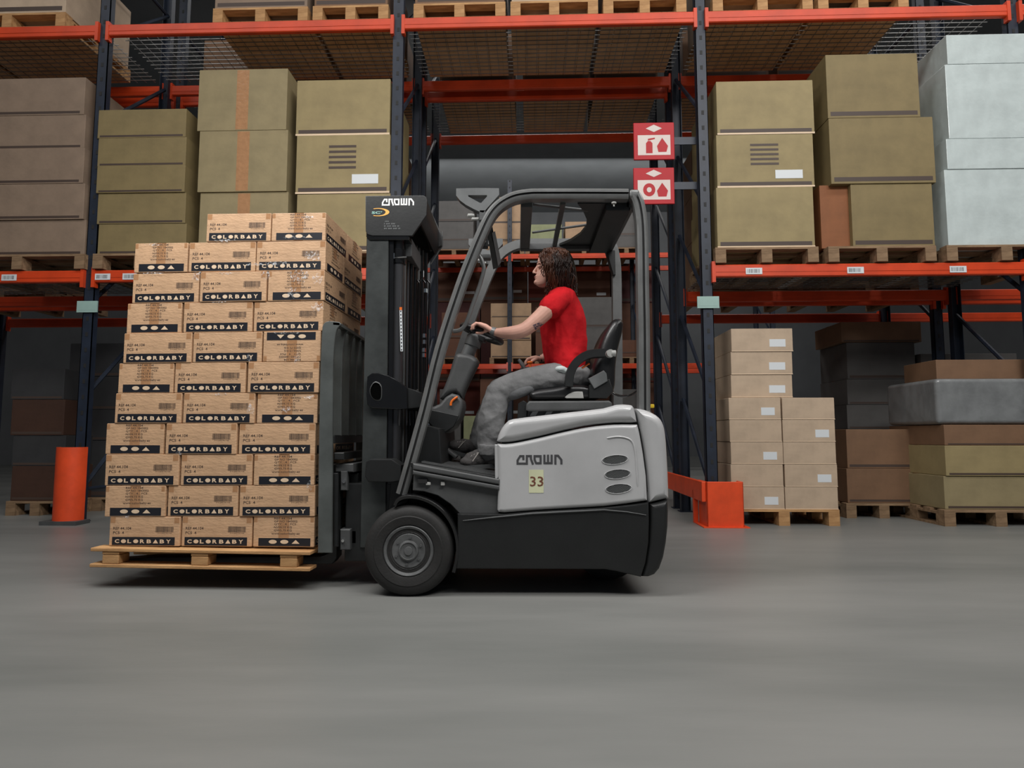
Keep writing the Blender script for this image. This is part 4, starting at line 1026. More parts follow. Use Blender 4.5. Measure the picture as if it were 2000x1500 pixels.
# --- mast
YM = -0.31
mastx = [(714, 463), (758, 463), (752, 1062), (702, 1062)]
for sgn in (-1, 1):
    m = MB(); q = PX([(716, 462), (759, 463), (753, 1070), (703, 1070)], YM); y0 = YM if sgn < 0 else -YM - 0.05
    m.prism(q, y0, y0 + 0.05, 0.003, 1); up = fb(m, 'mast_upright', K['steel'], 30)
    m = MB(); q = PX([(760, 466), (768, 466), (763, 1060), (755, 1060)], YM); y1 = YM + 0.012 if sgn < 0 else -YM - 0.062
    m.prism(q, y1, y1 + 0.05); m.build('inner_rail', K['gblack'], up, 0)
q = [(714.5, 384), (827, 383), (833, 386), (835, 394), (834, 421), (806, 462), (728, 462), (718, 459), (715, 452)]
m = MB(); m.prism(PX(q, YM), YM - 0.012, YM + 0.008, 0.004, 2); hd = fb(m, 'mast_head_plate', K['black'], 40)
m = MB(); q = [(716, 388), (826, 388), (831, 420), (803, 458), (724, 458)]; m.prism(PX(q, YM), -YM - 0.012, -YM + 0.008, 0.004, 2); fb(m, 'mast_head_far_plate', K['black'], 40)
m = MB(); q = [(720, 389), (833, 389), (833, 421), (822, 436), (816, 430), (824, 418), (824, 396), (720, 396)]; m.prism(PX(q, YM), YM + 0.008, -YM - 0.012, 0.003, 1); fb(m, 'mast_head_cover', K['black'], 40)
m = MB(); q = [(716, 455), (800, 461), (800, 469), (722, 469), (716, 463)]; m.prism(PX(q, YM), YM - 0.008, -YM, 0.003, 1); fb(m, 'mast_top_crossmember', K['gblack'], 40)
g = MB(); x0, z0 = at(746.5, 403.5, YM); x1, z1 = at(810, 389, YM); logo(g, x0, x1, z0, z1, on(YM - 0.012), 0, -0.0012); g.build('head_lettering', K['white'], hd, 0)
g = MB(); x0, z0 = at(727, 419.5, YM); x1, z1 = at(744, 414.5, YM)
text_fit(g, 'SC', x0, x1, z0, z1, on(YM - 0.012), 0, 0.03, -0.0012); text_fit(g, 'T', x1 + 0.001, x1 + 0.011, (z0 + z1) / 2, z1 + 0.001, on(YM - 0.012), 0, 0.02, -0.0012); g.build('head_small_letters', K['teal'], hd, 0)
g = MB(); cx_, cz_ = at(740, 416, YM); out = []; inn = []
for k in range(25):
    a = math.radians(118 - 236 * k / 24)
    out.append((cx_ + 0.062 * math.cos(a), cz_ + 0.0235 * math.sin(a))); inn.append((cx_ - 0.004 + 0.045 * math.cos(a), cz_ + 0.0195 * math.sin(a)))
Mh = on(YM - 0.012); g.add([Mh @ Vector((x, -0.0012, z)) for x, z in out + inn], [(i, i + 1, 26 + i, 25 + i) for i in range(24)]); g.build('head_swoosh', K['amber'], hd, 0)
g = MB()
for k, (wd_, tx) in enumerate(((12, 'SC TRUCK'), (24, 'SERVICE NO'), (31, 'LIFT CAPACITY KG'), (33, 'SEE DATA PLATE'))):
    x0, z0 = at(751, 435.5 + k * 4.6, YM); x1, z1 = at(751 + wd_, 432.5 + k * 4.6, YM)
    for j in range(int(wd_ / 2)):
        xx = x0 + (x1 - x0) * j / (wd_ / 2); 
        if (j * 7 + k * 3) % 5: g.box(xx, xx + 0.0035, YM - 0.0134, YM - 0.0124, z0, z1)
g.build('head_fine_print', K['mgrey'], hd, 0)
# lift cylinders, chains and hoses
for sgn in (-1, 1):
    y = sgn * 0.245
    xa_, za_ = at(779, 470, -0.245); xb_, zb2 = at(768, 1075, -0.245)
    m = MB(); m.tube([(xa_, y, za_), (xb_, y, zb2)], 0.035, 20); cy = fb(m, 'lift_cylinder', K['cyl'], 60)
    xa2, za2 = at(779, 503, -0.245); d_ = Vector((xa_ - xb_, 0, za_ - zb2)).normalized()
    p0 = Vector((xa2, y, za2)); m = MB(); m.tube([p0 - d_ * 0.04, p0 + d_ * 0.04], 0.041, 20); m.build('cylinder_collar', K['gblack'], cy, 40)
    m = MB(); m.tube([p0 + Vector((-0.04, -0.03, -0.012)), p0 + Vector((0.05, -0.045, -0.010))], 0.005, 8); m.tube([p0 + Vector((-0.02, -0.042, -0.02)), p0 + Vector((-0.02, -0.042, 0.012))], 0.006, 8); m.build('collar_bolt', K['chrome'], cy, 40)
    if sgn < 0:
        m = MB(); xs_, zs_ = at(784.5, 686, -0.285); xt_, zt_ = at(780.5, 604, -0.285)
        a_ = Vector((xs_, 0, zs_)); b_ = Vector((xt_ + 0.006, 0, zt_)); w_ = 0.007
        m.add([(a_.x - w_, -0.2835, a_.z), (a_.x + w_, -0.2835, a_.z), (b_.x + w_, -0.2835, b_.z), (b_.x - w_, -0.2835, b_.z)], [(0, 1, 2, 3)]); wl = m.build('warning_label', K['label'], cy, 0)
        m = MB(); m.box(b_.x - w_, b_.x + w_, -0.2845, -0.2836, b_.z - 0.004, b_.z + 0.012)
        m.build('label_red_end', K['orangep'], wl, 0)
        m = MB()
        for k in range(12):
            t = k / 12; c = a_.lerp(b_, t + 0.02); m.box(c.x - w_ * 0.5, c.x + w_ * 0.4, -0.2842, -0.2836, c.z, c.z + 0.008)
        m.build('label_marks', K['ink'], wl, 0)
for x, y, r, mt in ((791, -0.2, 0.008, 'dgrey'), (797, -0.14, 0.010, 'cyl'), (803, -0.08, 0.016, 'gblack'), (811, 0.0, 0.014, 'gblack'), (818, 0.05, 0.009, 'dgrey'), (824, 0.10, 0.012, 'gblack'), (832, 0.16, 0.012, 'gblack')):
    m = MB(); yb_ = 755 if x < 820 else 745
    m.tube([pt(x, 480 + abs(y) * 90, y), pt(x - 6, 1000, y)], r, 10); fb(m, 'mast_tube', K[mt], 60)
for k, (xa0, Yh) in enumerate(((806, 0.0), (818, 0.04), (826, 0.1))):
    m = MB(); m.tube([pt(x, y, Yh) for x, y in smoothpts([(xa0 - 6, 760), (xa0 - 3, 620), (xa0 - 2, 560), (xa0 + 4, 547), (xa0 + 11, 550), (xa0 + 13, 565), (xa0 + 10, 640), (xa0 + 9, 760)], 4)], 0.0055, 8); fb(m, 'hydraulic_hose', K['gblack'], 60)
for x, y in ((829, 656), (829, 668), (828, 684), (828, 694), (831, 568)):
    m = MB(); c = pt(x, y, 0.03); m.tube([c - Vector((0, 0, 0.012)), c + Vector((0, 0, 0.012))], [0.013, 0.013], 6); fb(m, 'hose_fitting', K['chrome'], 20)
m = MB(); m.rbox(at(793, 480, -0.2)[0], at(807, 480, -0.2)[0], -0.24, 0.2, at(800, 505, -0.2)[1], at(800, 470, -0.2)[1], 0.006, 2); fb(m, 'chain_anchor_block', K['dgrey'])
m = MB(); m.prism(PX([(836, 398), (862, 456), (861, 476), (838, 486), (834, 470), (850, 460), (832, 408)], 0.2), 0.24, 0.27, 0.003, 1); fb(m, 'hose_guard_bracket', K['black'])
m = MB(); m.tube([pt(864, 452, 0.27), pt(864, 480, 0.27), pt(841, 516, 0.27)], 0.005, 8); fb(m, 'guard_wire', K['dgrey'])
# curved mid crossmember with the D shaped lifting hole
crs = [(718, 736), (727, 729), (740, 728.5), (760, 734), (780, 745), (796, 757), (797, 799), (777, 800), (728, 798), (718, 791), (716, 770)]
m = MB(); m.prism(PX(crs, YM - 0.02), YM - 0.035, YM - 0.005, 0.008, 2); cr = fb(m, 'mast_side_bracket', K['gblack'], 40)
m = MB(); m.prism(PX([(795, 757), (815, 763), (826, 768), (826, 796), (797, 799)], YM), YM - 0.02, -YM, 0.008, 2); fb(m, 'mast_crossmember', K['black'], 40)
hole = PX(smoothpts([(741, 750), (744.5, 756), (745, 766), (744, 777), (739, 781), (731, 779), (725, 771), (724, 760), (729, 750), (735, 747), (741, 750)], 3)[:-1], YM - 0.035)
m = MB(); n = len(hole); cx_ = sum(p[0] for p in hole) / n; cz_ = sum(p[1] for p in hole) / n
o2 = [(cx_ + (x - cx_) * 1.14, cz_ + (z - cz_) * 1.12) for x, z in hole]
m.add([(x, YM - 0.0365, z) for x, z in hole], [tuple(range(n))], 1); m.add([(x, YM - 0.036, z) for x, z in o2] + [(x, YM - 0.041, z) for x, z in hole], [(i, (i + 1) % n, n + (i + 1) % n, n + i) for i in range(n)], 0); m.build('lifting_hole', [K['dgrey'], K['void']], cr, 0)
low = [(718, 902), (726, 896), (768, 896), (786, 908), (786, 938), (765, 941), (722, 940), (716, 930)]
m = MB(); m.prism(PX(low, YM - 0.06), YM - 0.10, YM + 0.03, 0.008, 2); fb(m, 'mast_pivot_clamp', K['black'], 40)
m = MB(); m.prism(PX([(768, 905), (800, 905), (806, 960), (790, 1000), (760, 1000)], -0.3), -0.33, 0.33, 0.01, 2); fb(m, 'front_axle_housing', K['black'], 40)
m = MB(); m.rbox(at(700, 1060, 0)[0], at(890, 1060, 0)[0], -0.30, 0.30, 0.13, 0.55, 0.01, 2); fb(m, 'drive_unit', K['black'], 40)
# --- load backrest: near side bar with rolled top, four more bars, sill
def bar_path(Y):
    s = []
    for x, y in smoothpts([(643, 630.5), (640, 636), (637, 652), (635, 680), (633.5, 740), (633, 900), (633.5, 1079)], 3): s.append(at(x, y, -0.39))
    return s
x0b, z0b_ = at(620, 1080, -0.39)
near = smoothpts([(662, 629), (650, 627.5), (638, 628), (631, 634), (629, 645), (627, 680), (625, 740), (622, 900), (620.5, 1080)], 2) + [(648, 1080)] + smoothpts([(648, 1080), (649, 900), (650, 740), (652, 680), (656, 650), (660, 640), (666, 633)], 2)[1:]
for k, Y in enumerate((-0.39, -0.235, -0.08, 0.075, 0.23, 0.37)):
    if k in (0, 5):
        m = MB(); m.prism(PX(near, -0.39), Y, Y + 0.022, 0.003, 1); fb(m, 'backrest_side_bar', K['backr'], 30)
    else:
        q = smoothpts([(660, 632), (650, 632), (641, 636), (637, 660), (634, 740), (633, 851)], 2) + [(650, 851), (651, 740), (653, 680), (658, 645), (664, 636)]
        m = MB(); m.prism(PX(q, -0.39), Y, Y + 0.02, 0.003, 1); fb(m, 'backrest_bar', K['backr'], 30)
m = MB(); q = [(650, 629), (664, 630), (664, 636), (650, 635)]; m.prism(PX(q, -0.39), -0.39, 0.39, 0.002, 1); fb(m, 'backrest_top_rail', K['backr'], 30)
m = MB(); q = [(634, 851), (652, 851), (652, 866), (634, 866)]; m.prism(PX(q, -0.39), -0.37, 0.37, 0.002, 1); fb(m, 'backrest_sill', K['black'], 30)
# fork carriage
def cbox(xa, xb, ya, yb, Y0, Y1, name, mt, b=0.004, Yr=None, parent=None):
    Yr = Y0 if Yr is None else Yr
    q = PX([(xa, ya), (xb, ya), (xb, yb), (xa, yb)], Yr); m = MB(); m.prism(q, Y0, Y1, b, 1); return fb(m, name, K[mt], 30, parent)
cbox(652, 672, 884, 898, -0.37, 0.37, 'carriage_upper_bar', 'black', Yr=-0.37)
cbox(655, 690, 906, 922, -0.33, 0.33, 'carriage_hook_bar', 'dgrey', Yr=-0.33)
cbox(651, 660, 924, 1068, -0.36, -0.30, 'carriage_plate', 'black'); cbox(651, 660, 924, 1068, 0.30, 0.36, 'carriage_plate', 'black', Yr=-0.36)
cbox(665, 678, 920, 958, -0.34, -0.30, 'roller_block', 'dgrey'); cbox(664, 684, 1034, 1074, -0.34, -0.20, 'lower_hook_block', 'dgrey'); cbox(678, 696, 1036, 1062, -0.30, 0.3, 'carriage_lower_bar', 'black', Yr=-0.3)
m = MB(); c = pt(672, 940, -0.345); m.lathe([(0.010, -0.006), (0.010, 0.01)], c.x, c.y, c.z, 12); c = pt(670, 1056, -0.345); m.lathe([(0.008, -0.006), (0.008, 0.01)], c.x, c.y, c.z, 12); fb(m, 'carriage_bolts', K['chrome'], 30)
cbox(680, 700, 925, 1040, -0.24, 0.24, 'carriage_inner_frame', 'black', Yr=-0.24)
zf = at(400, 1096, -0.3)[1]
for sgn in (-1, 1):
    y = sgn * 0.21; xs_ = at(650, 1000, -0.2)[0]; xe = at(236, 1000, -0.2)[0]
    m = MB(); zt_ = at(650, 905, -0.2)[1]
    m.prism([(xs_ + 0.045, zt_), (xs_ + 0.01, zt_), (xs_ + 0.008, zf + 0.04), (xs_ - 0.03, zf + 0.018), (xe + 0.2, zf + 0.012), (xe, zf - 0.004), (xe, zf - 0.012), (xs_ + 0.02, zf - 0.022), (xs_ + 0.045, zf + 0.01)], y - 0.05, y + 0.05, 0.003, 1)
    fb(m, 'fork', K['black'], 30)
# --- steering column, cover and wheel
m = MB(); m.tube([pt(924, 668, 0.0), pt(905, 712, 0.0), pt(893, 740, 0)], [0.040, 0.040, 0.044], 20); sc = fb(m, 'steering_column', K['mgrey'], 60)
m = MB(); m.tube([pt(931, 653, 0), pt(928, 660, 0), pt(922, 676, 0)], [0.040, 0.052, 0.050], 20); m.build('column_collar', K['dgrey'], sc, 60)
cv = smoothpts([(889, 694), (896, 690), (908, 691), (922, 694), (934, 704), (930, 716), (919, 738), (909, 760), (903, 777)], 2) + smoothpts([(890, 768), (882, 769), (872, 775), (866, 780), (859, 778), (864, 764), (874, 740), (884, 712), (889, 694)], 2)[:-1]
m = MB(); m.prism(PX(cv, -0.06), -0.085, 0.085, 0.03, 4); fb(m, 'column_cover', K['dgrey'], 50)
bs = [(840, 797), (850, 794), (861, 789), (872, 776), (884, 769), (896, 772), (904, 782), (905, 794), (900, 814), (890, 830), (878, 842), (858, 852), (838, 826), (836, 812)]
m = MB(); m.prism(PX(bs, -0.09), -0.14, 0.14, 0.02, 3); dp = fb(m, 'dash_pod', K['dgrey'], 50)
m = MB(); m.prism(PX([(843, 800), (898, 812), (888, 834), (862, 850), (840, 826)], -0.09), -0.144, 0.144, 0.006, 2); m.build('pod_underside', K['black'], dp, 50)
m = MB(); m.tube([pt(x, y, -0.15) for x, y in smoothpts([(894, 775), (889, 778), (884, 782), (881, 787), (880.5, 792)], 4)], 0.0068, 10); fb(m, 'tilt_lever', K['orangep'], 60)
wc = pt(941, 652.5, 0.0); wr = 0.128
ax = (pt(924, 668, 0) - pt(893, 740, 0)).normalized(); e1 = Vector((0, 1, 0)); e2 = ax.cross(e1).normalized()
ring = [wc + e1 * (wr * math.cos(2 * PI * k / 48)) + e2 * (wr * math.sin(2 * PI * k / 48)) for k in range(48)]
m = MB(); vs = []; fs = []
for k in range(48):
    rd = (ring[k] - wc).normalized()
    for j in range(12):
        a = 2 * PI * j / 12; vs.append(ring[k] + rd * (0.0165 * math.cos(a)) + ax * (0.0165 * math.sin(a)))
for k in range(48):
    for j in range(12): fs.append((k * 12 + j, k * 12 + (j + 1) % 12, ((k + 1) % 48) * 12 + (j + 1) % 12, ((k + 1) % 48) * 12 + j))
m.add(vs, fs); sw = fb(m, 'steering_wheel', K['vinyl'], 60)
m = MB(); hc = wc - ax * 0.03
m.tube([hc - ax * 0.012, hc + ax * 0.012], 0.045, 20)
for k in (0.0, 2.1, 4.2):
    t = wc + e1 * (wr * math.cos(k)) + e2 * (wr * math.sin(k)); m.tube([hc, hc.lerp(t, 0.6) - ax * 0.004, t], [0.014, 0.011, 0.011], 8, flat=0.6)
m.build('wheel_spokes', K['vinyl'], sw, 60)
KN = pt(925.5, 640, -0.135)
m = MB(); m.ell(KN, 0.019, 0.019, 0.017); m.tube([KN - Vector((0, 0, 0.035)), KN], 0.009, 10); m.build('wheel_knob', K['gblack'], sw, 60)
# --- seat
m = MB(); q = smoothpts([(1036, 776), (1034, 770), (1040, 764), (1055, 760), (1080, 757), (1110, 752), (1140, 752), (1168, 758)], 3) + [(1172, 778), (1160, 780), (1045, 781)]
m.prism(PX(q, -0.22), -0.23, 0.23, 0.03, 4); st = fb(m, 'seat_cushion', K['vinyl'], 50)
m = MB(); q = smoothpts([(1168, 760), (1158, 740), (1157, 722), (1165, 698), (1172, 672), (1182, 648), (1194, 628), (1203, 621), (1213, 621), (1219, 628), (1218, 644), (1212, 668), (1207, 690), (1204, 720), (1203, 750), (1198, 768)], 3)
m.prism(PX(q, -0.20), -0.21, 0.21, 0.05, 5); fb(m, 'seat_backrest', K['vinyl'], 50)
m = MB(); q = [(1028, 789), (1034, 783), (1190, 782), (1196, 787), (1197, 799), (1160, 801), (1035, 803), (1027, 801)]
m.prism(PX(q, -0.25), -0.25, 0.25, 0.012, 3); fb(m, 'seat_base', K['dgrey'], 50)
m = MB(); q = [(1030, 803), (1190, 799), (1190, 812), (1030, 818)]; m.prism(PX(q, -0.2), -0.2, 0.2, 0.004, 1); m.prism(PX([(1012, 788), (1022, 782), (1030, 786), (1028, 822), (1010, 822)], -0.2), -0.2, 0.2, 0.006, 2); fb(m, 'seat_suspension', K['black'], 40)
m = MB()
for k in range(5): m.prism(PX([(1040 + k * 28, 804), (1052 + k * 28, 803), (1046 + k * 28, 812), (1034 + k * 28, 813)], -0.21), -0.215, -0.2)
fb(m, 'suspension_links', K['mgrey'], 30)
arm = smoothpts([(1181, 690), (1160, 691), (1146, 694), (1132, 702), (1121, 714), (1114, 728), (1111.5, 742), (1111, 755)], 3)
m = MB(); m.sweep(PX(arm, -0.27), [(0.021, -0.295), (0.024, -0.285), (0.024, -0.245), (0.020, -0.235), (-0.020, -0.235), (-0.024, -0.245), (-0.024, -0.285), (-0.021, -0.295)]); fb(m, 'hip_restraint', K['black'], 40)
m = MB(); m.sweep(PX(arm, -0.27), [(0.021, 0.295), (0.024, 0.285), (0.024, 0.245), (0.020, 0.235), (-0.020, 0.235), (-0.024, 0.245), (-0.024, 0.285), (-0.021, 0.295)]); fb(m, 'hip_restraint', K['black'], 40)
m = MB(); m.prism(PX([(1148, 740), (1178, 724), (1184, 730), (1186, 745), (1160, 760)], -0.24), -0.262, -0.21, 0.006, 2); fb(m, 'belt_reel', K['mgrey'], 40)
m = MB(); m.prism(PX([(1150, 752), (1190, 740), (1198, 765), (1185, 778), (1150, 778)], -0.24), -0.25, -0.20, 0.006, 2); fb(m, 'seat_hinge', K['black'], 40)
m = MB(); m.tube([pt(1136.5, 719, -0.25), pt(1151, 710, -0.25)], 0.009, 8, flat=0.6); fb(m, 'belt_tongue', K['orangep'], 40)
m = MB(); c = pt(1191, 691, -0.22); m.tube([c + Vector((-0.0, -0.03, 0)), c + Vector((0.0, 0.01, 0))], [0.022, 0.024], 14); m.tube([c + Vector((0.005, -0.02, 0)), c + Vector((0.03, -0.02, 0))], 0.018, 12); fb(m, 'adjuster_knob', K['lgrey'], 40)
m = MB(); q = smoothpts([(1103, 776), (1110, 770), (1122, 765), (1138, 765)], 3) + [(1140, 778), (1106, 778)]; m.prism(PX(q, -0.24), -0.25, -0.228, 0.006, 2); fb(m, 'adjuster_lever', K['lgrey'], 40)
# right hand control: console with small levers
c = pt(1040, 722, 0.27); m = MB(); m.rbox(c.x - 0.08, c.x + 0.2, 0.22, 0.34, c.z - 0.03, c.z + 0.015, 0.015, 3); cn = fb(m, 'control_console', K['dgrey'], 40)
m = MB(); m.tube([pt(1036, 718, 0.20), pt(1035, 706, 0.205)], 0.006, 8); m.ell(pt(1035, 708, 0.205), 0.020, 0.014, 0.011); m.build('lever_orange', K['orangep'], cn, 60)
m = MB(); m.tube([pt(1026, 722, 0.20), pt(1020, 712, 0.2), pt(1013, 702, 0.20)], [0.010, 0.014, 0.010], 10); m.build('lever_grey', K['mgrey'], cn, 60)

# ================================================================ the driver
PE = empty('person', None, 'person in a red t-shirt and grey work trousers driving, left hand on the steering wheel', 'person')
def loft(mb, secs, n=28, egg=0.0):
    """secs: (centre, half width along local x, half width along y) horizontal ellipses"""
    vs = []; fs = []; k = len(secs)
    for c, a, b in secs:
        for j in range(n):
            t = 2 * PI * j / n; e = 1 - egg * max(0.0, -math.cos(t)) ** 1.5
            vs.append((c[0] + a * math.cos(t), c[1] + b * math.sin(t) * e, c[2]))
    for i in range(k - 1):
        for j in range(n): fs.append((i * n + j, i * n + (j + 1) % n, (i + 1) * n + (j + 1) % n, (i + 1) * n + j))
    fs += [tuple(range(n))[::-1], tuple((k - 1) * n + j for j in range(n))]
    mb.add(vs, fs)
def limb(mb, pts, n=16, flat=1.0):
    P = [Vector((*p[0:3],)) for p in pts]; Q = smoothpts([(*p, r[3]) for p, r in zip(P, pts)], 4)
    mb.tube([q[:3] for q in Q], [q[3] for q in Q], n, flat=flat)
    for p, r in ((P[0], pts[0][3]), (P[-1], pts[-1][3])): mb.ell(p, r * 0.98, r * 0.98, r * 0.98, 14)
def smoothpts4(pts, n): return smoothpts(pts, n)
def L_(px, py, Y, r): p = pt(px, py, Y); return (p.x, p.y, p.z, r)
def hsec(py, xf, xb, hw, Y=0.0):
    a, z = at(xf, py, Y); b, _ = at(xb, py, Y); return ((a + b) / 2, Y, z), (b - a) / 2, hw
body = MB()
# head
hd_ = [(490.5, 1070, 1096, .028), (494, 1060, 1105, .050), (499, 1054, 1110, .062), (506, 1050.8, 1114, .070), (512, 1049.6, 1115, .073), (517, 1048.6, 1115, .0735), (521, 1049.8, 1114, .072), (526, 1049.6, 1112, .070),
       (532, 1048.4, 1108, .067), (537, 1046.6, 1102, .063), (541, 1045.4, 1096, .060), (545, 1045.8, 1092, .056), (549, 1045.6, 1088, .052), (553, 1045.0, 1082, .046), (557, 1047, 1076, .038), (560, 1052, 1068, .024)]
loft(body, [hsec(*h) for h in hd_][::-1], 36, 0.30)
for x, y, r in ((1050, 519.5, .0075), (1047.8, 523, .0075), (1045.2, 527, .0082), (1043.0, 530.2, .0085), (1042.2, 532.2, .0080)):
    body.ell(pt(x, y, 0), r, r * 0.95, r, 14)
limb(body, [L_(1051, 518.5, 0, .0070), L_(1047.2, 524.5, 0, .0080), L_(1043.2, 531.2, 0, .0085)])
for s in (-1, 1): body.ell(pt(1046.4, 533.0, s * 0.010), 0.010, 0.0068, 0.0065, 12)
body.ell(pt(1046.5, 551.5, 0), 0.0125, 0.018, 0.014, 14)
body.ell(pt(1046.6, 540.4, 0), 0.0100, 0.020, 0.0050, 14); body.ell(pt(1047.2, 544.0, 0), 0.0100, 0.018, 0.0055, 14)
for s in (-1, 1):
    body.ell(pt(1053.5, 520.5, s * 0.031), 0.0135, 0.014, 0.0115, 14)
    body.ell(pt(1051.5, 515.5, s * 0.028), 0.011, 0.022, 0.006, 14)
    body.ell(pt(1084, 527, s * 0.070), 0.017, 0.008, 0.028, 14)
# neck and torso core
limb(body, [L_(1086, 548, 0, .050), L_(1090, 562, 0, .050), L_(1094, 578, 0, .058)])
TOR = [(566, 1086, 1112, .075), (572, 1072, 1120, .135), (580, 1066, 1125, .165), (592, 1061, 1132, .172), (606, 1058, 1138, .165), (625, 1056, 1142, .158), (645, 1057, 1144, .152), (668, 1060, 1145, .148),
       (690, 1063, 1144, .155), (708, 1066, 1142, .165), (725, 1072, 1140, .168)]
loft(body, [(c, a - 0.010, b - 0.012) for c, a, b in [hsec(*t) for t in TOR]][::-1], 32)
limb(body, [L_(1120, 742, -0.08, .088), L_(1078, 742, -0.10, .080), L_(1030, 748, -0.115, .066), L_(978, 762, -0.12, .058)])
limb(body, [L_(978, 762, -0.12, .056), L_(968, 800, -0.12, .050), L_(957, 845, -0.115, .042), L_(948, 885, -0.11, .036)])
limb(body, [L_(1120, 742, 0.08, .088), L_(1078, 742, 0.10, .080), L_(1030, 748, 0.115, .066), L_(976, 762, 0.12, .058)])
limb(body, [L_(976, 762, 0.12, .056), L_(960, 800, 0.12, .050), L_(940, 845, 0.115, .042), L_(926, 872, 0.11, .036)])
# left arm (near the camera) to the wheel
limb(body, [L_(1096, 588, -0.145, .050), L_(1076, 600, -0.19, .050), L_(1052, 622, -0.215, .0455), L_(1030, 640, -0.225, .041), L_(1016, 647, -0.225, .0405), L_(999, 650, -0.215, .038), L_(982, 650, -0.195, .031), L_(968, 648.5, -0.175, .0225), L_(960, 645.5, -0.165, .021)])
# right arm down to the console
limb(body, [L_(1098, 590, 0.145, .050), L_(1098, 630, 0.215, .046), L_(1092, 672, 0.25, .041), L_(1076, 690, 0.262, .035), L_(1060, 699, 0.265, .024), L_(1054, 701, 0.265, .022)])
def hand(mb, wrist, knk, ups, fingers, thumb, side):
    """wrist, knuckle centre, side vector across the palm"""
    w = Vector(wrist); k = Vector(knk); s = Vector(side).normalized()
    for t in (-0.028, -0.010, 0.010, 0.027):
        a = w + s * t * 0.55; b = k + s * t; mb.tube([a, a.lerp(b, 0.5) + Vector(ups) * 0.004, b], [0.015, 0.0155, 0.0125], 12); mb.ell(b, .0125, .0125, .012, 12); mb.ell(a, .015, .015, .015, 12)
    for t, jl in zip((-0.029, -0.010, 0.010, 0.028), fingers):
        p = k + s * t; ch = [p]
        for q in jl: ch.append(ch[-1] + Vector(q))
        rs = [.0105, .0095, .0088, .0075][:len(ch)]
        mb.tube(ch, rs, 10)
        for c, r in zip(ch, rs): mb.ell(c, r, r, r, 10)
    ch = [w.lerp(k, 0.35) + s * thumb[0]]
    for q in thumb[1]: ch.append(ch[-1] + Vector(q))
    rs = [.015, .0115, .0095, .0085][:len(ch)]; mb.tube(ch, rs, 10)
    for c, r in zip(ch, rs): mb.ell(c, r, r, r, 10)
w = pt(960, 645.5, -0.162); k = pt(938.5, 634.5, -0.140)
fg = [[(-0.024, 0, 0.010), (-0.020, 0.002, -0.012), (-0.006, 0.002, -0.020)], [(-0.027, 0, 0.010), (-0.022, 0.002, -0.012), (-0.006, 0.003, -0.021)],
      [(-0.025, 0.001, 0.008), (-0.021, 0.002, -0.014), (-0.004, 0.003, -0.020)], [(-0.020, 0.001, 0.004), (-0.016, 0.002, -0.014), (-0.002, 0.003, -0.016)]]
fg = fg[::-1]
hand(body, w, k, (0, 0, 1), fg, (0.012, [(-0.022, 0.010, -0.016), (-0.026, -0.004, -0.008), (-0.018, -0.008, 0.000)]), (0.10, 1, 0.0))
w = pt(1054, 701, 0.265); k = pt(1037.5, 700.5, 0.262)
fg2 = [[(-0.022, 0, -0.006), (-0.012, 0, -0.018), (0.000, 0, -0.014)], [(-0.025, 0, -0.006), (-0.013, 0, -0.019), (0.0, 0, -0.015)], [(-0.024, 0, -0.007), (-0.012, 0, -0.018), (0.0, 0, -0.014)], [(-0.018, 0, -0.009), (-0.010, 0, -0.015), (0.0, 0, -0.010)]]
hand(body, w, k, (0, 0, 1), fg2, (-0.022, [(-0.016, -0.012, -0.012), (-0.020, -0.002, -0.012), (-0.012, 0.002, -0.008)]), (0, 1, 0.0))
bo = blob(body, 'body', K['skin'], PE, 0.0030, 5)
# eye line, brow, lips
for s in (-1, 1):
    m = MB(); m.tube([pt(1049.6, 519.2, s * 0.024), pt(1050.6, 520.6, s * 0.036), pt(1054.5, 520.8, s * 0.0455), pt(1058.5, 519.4, s * 0.050)], [.0012, .0020, .0020, .0008], 6); m.build('eyelashes', K['hair'], PE, 60)
    m = MB(); m.tube([pt(1048.6, 513.6, s * 0.020), pt(1049.8, 512.0, s * 0.036), pt(1054, 511.2, s * 0.048), pt(1058.5, 513, s * 0.055)], [.0018, .0030, .0028, .0010], 6, flat=0.7); m.build('eyebrow', K['hair'], PE, 60)
m = MB(); m.ell(pt(1045.7, 541.2, 0), 0.0080, 0.016, 0.0028, 14); m.ell(pt(1046.3, 543.6, 0), 0.0080, 0.014, 0.0030, 14); m.build('lips', K['lip'], PE, 60)
# t-shirt
sh = MB(); loft(sh, [hsec(*t) for t in TOR][::-1], 36)
S2 = hsec(738, 1096, 1136, .16); loft(sh, [S2, hsec(722, 1082, 1140, .168), hsec(705, 1066, 1142, .166)], 32)
limb(sh, [L_(1100, 583, -0.11, .062), L_(1088, 590, -0.155, .066), L_(1074, 602, -0.190, .0615)])
sh.tube([pt(1086, 591, -0.16), pt(1071.5, 604.5, -0.196)], [.066, .060], 24)
limb(sh, [L_(1100, 583, 0.11, .062), L_(1090, 592, 0.155, .066), L_(1086, 606, 0.190, .0615)])
ts = blob(sh, 't_shirt', K['red'], PE, 0.006, 5, wr=(0.0075, 8.0, (1.3, 1.0, 0.6)))
# undershirt peeking out
m = MB(); m.ell(pt(1095, 721, -0.172), 0.036, 0.030, 0.020, 16); m.ell(pt(1103, 725, -0.165), 0.030, 0.028, 0.018, 16); blob(m, 'undershirt', K['shirtw'], PE, 0.006, 3)
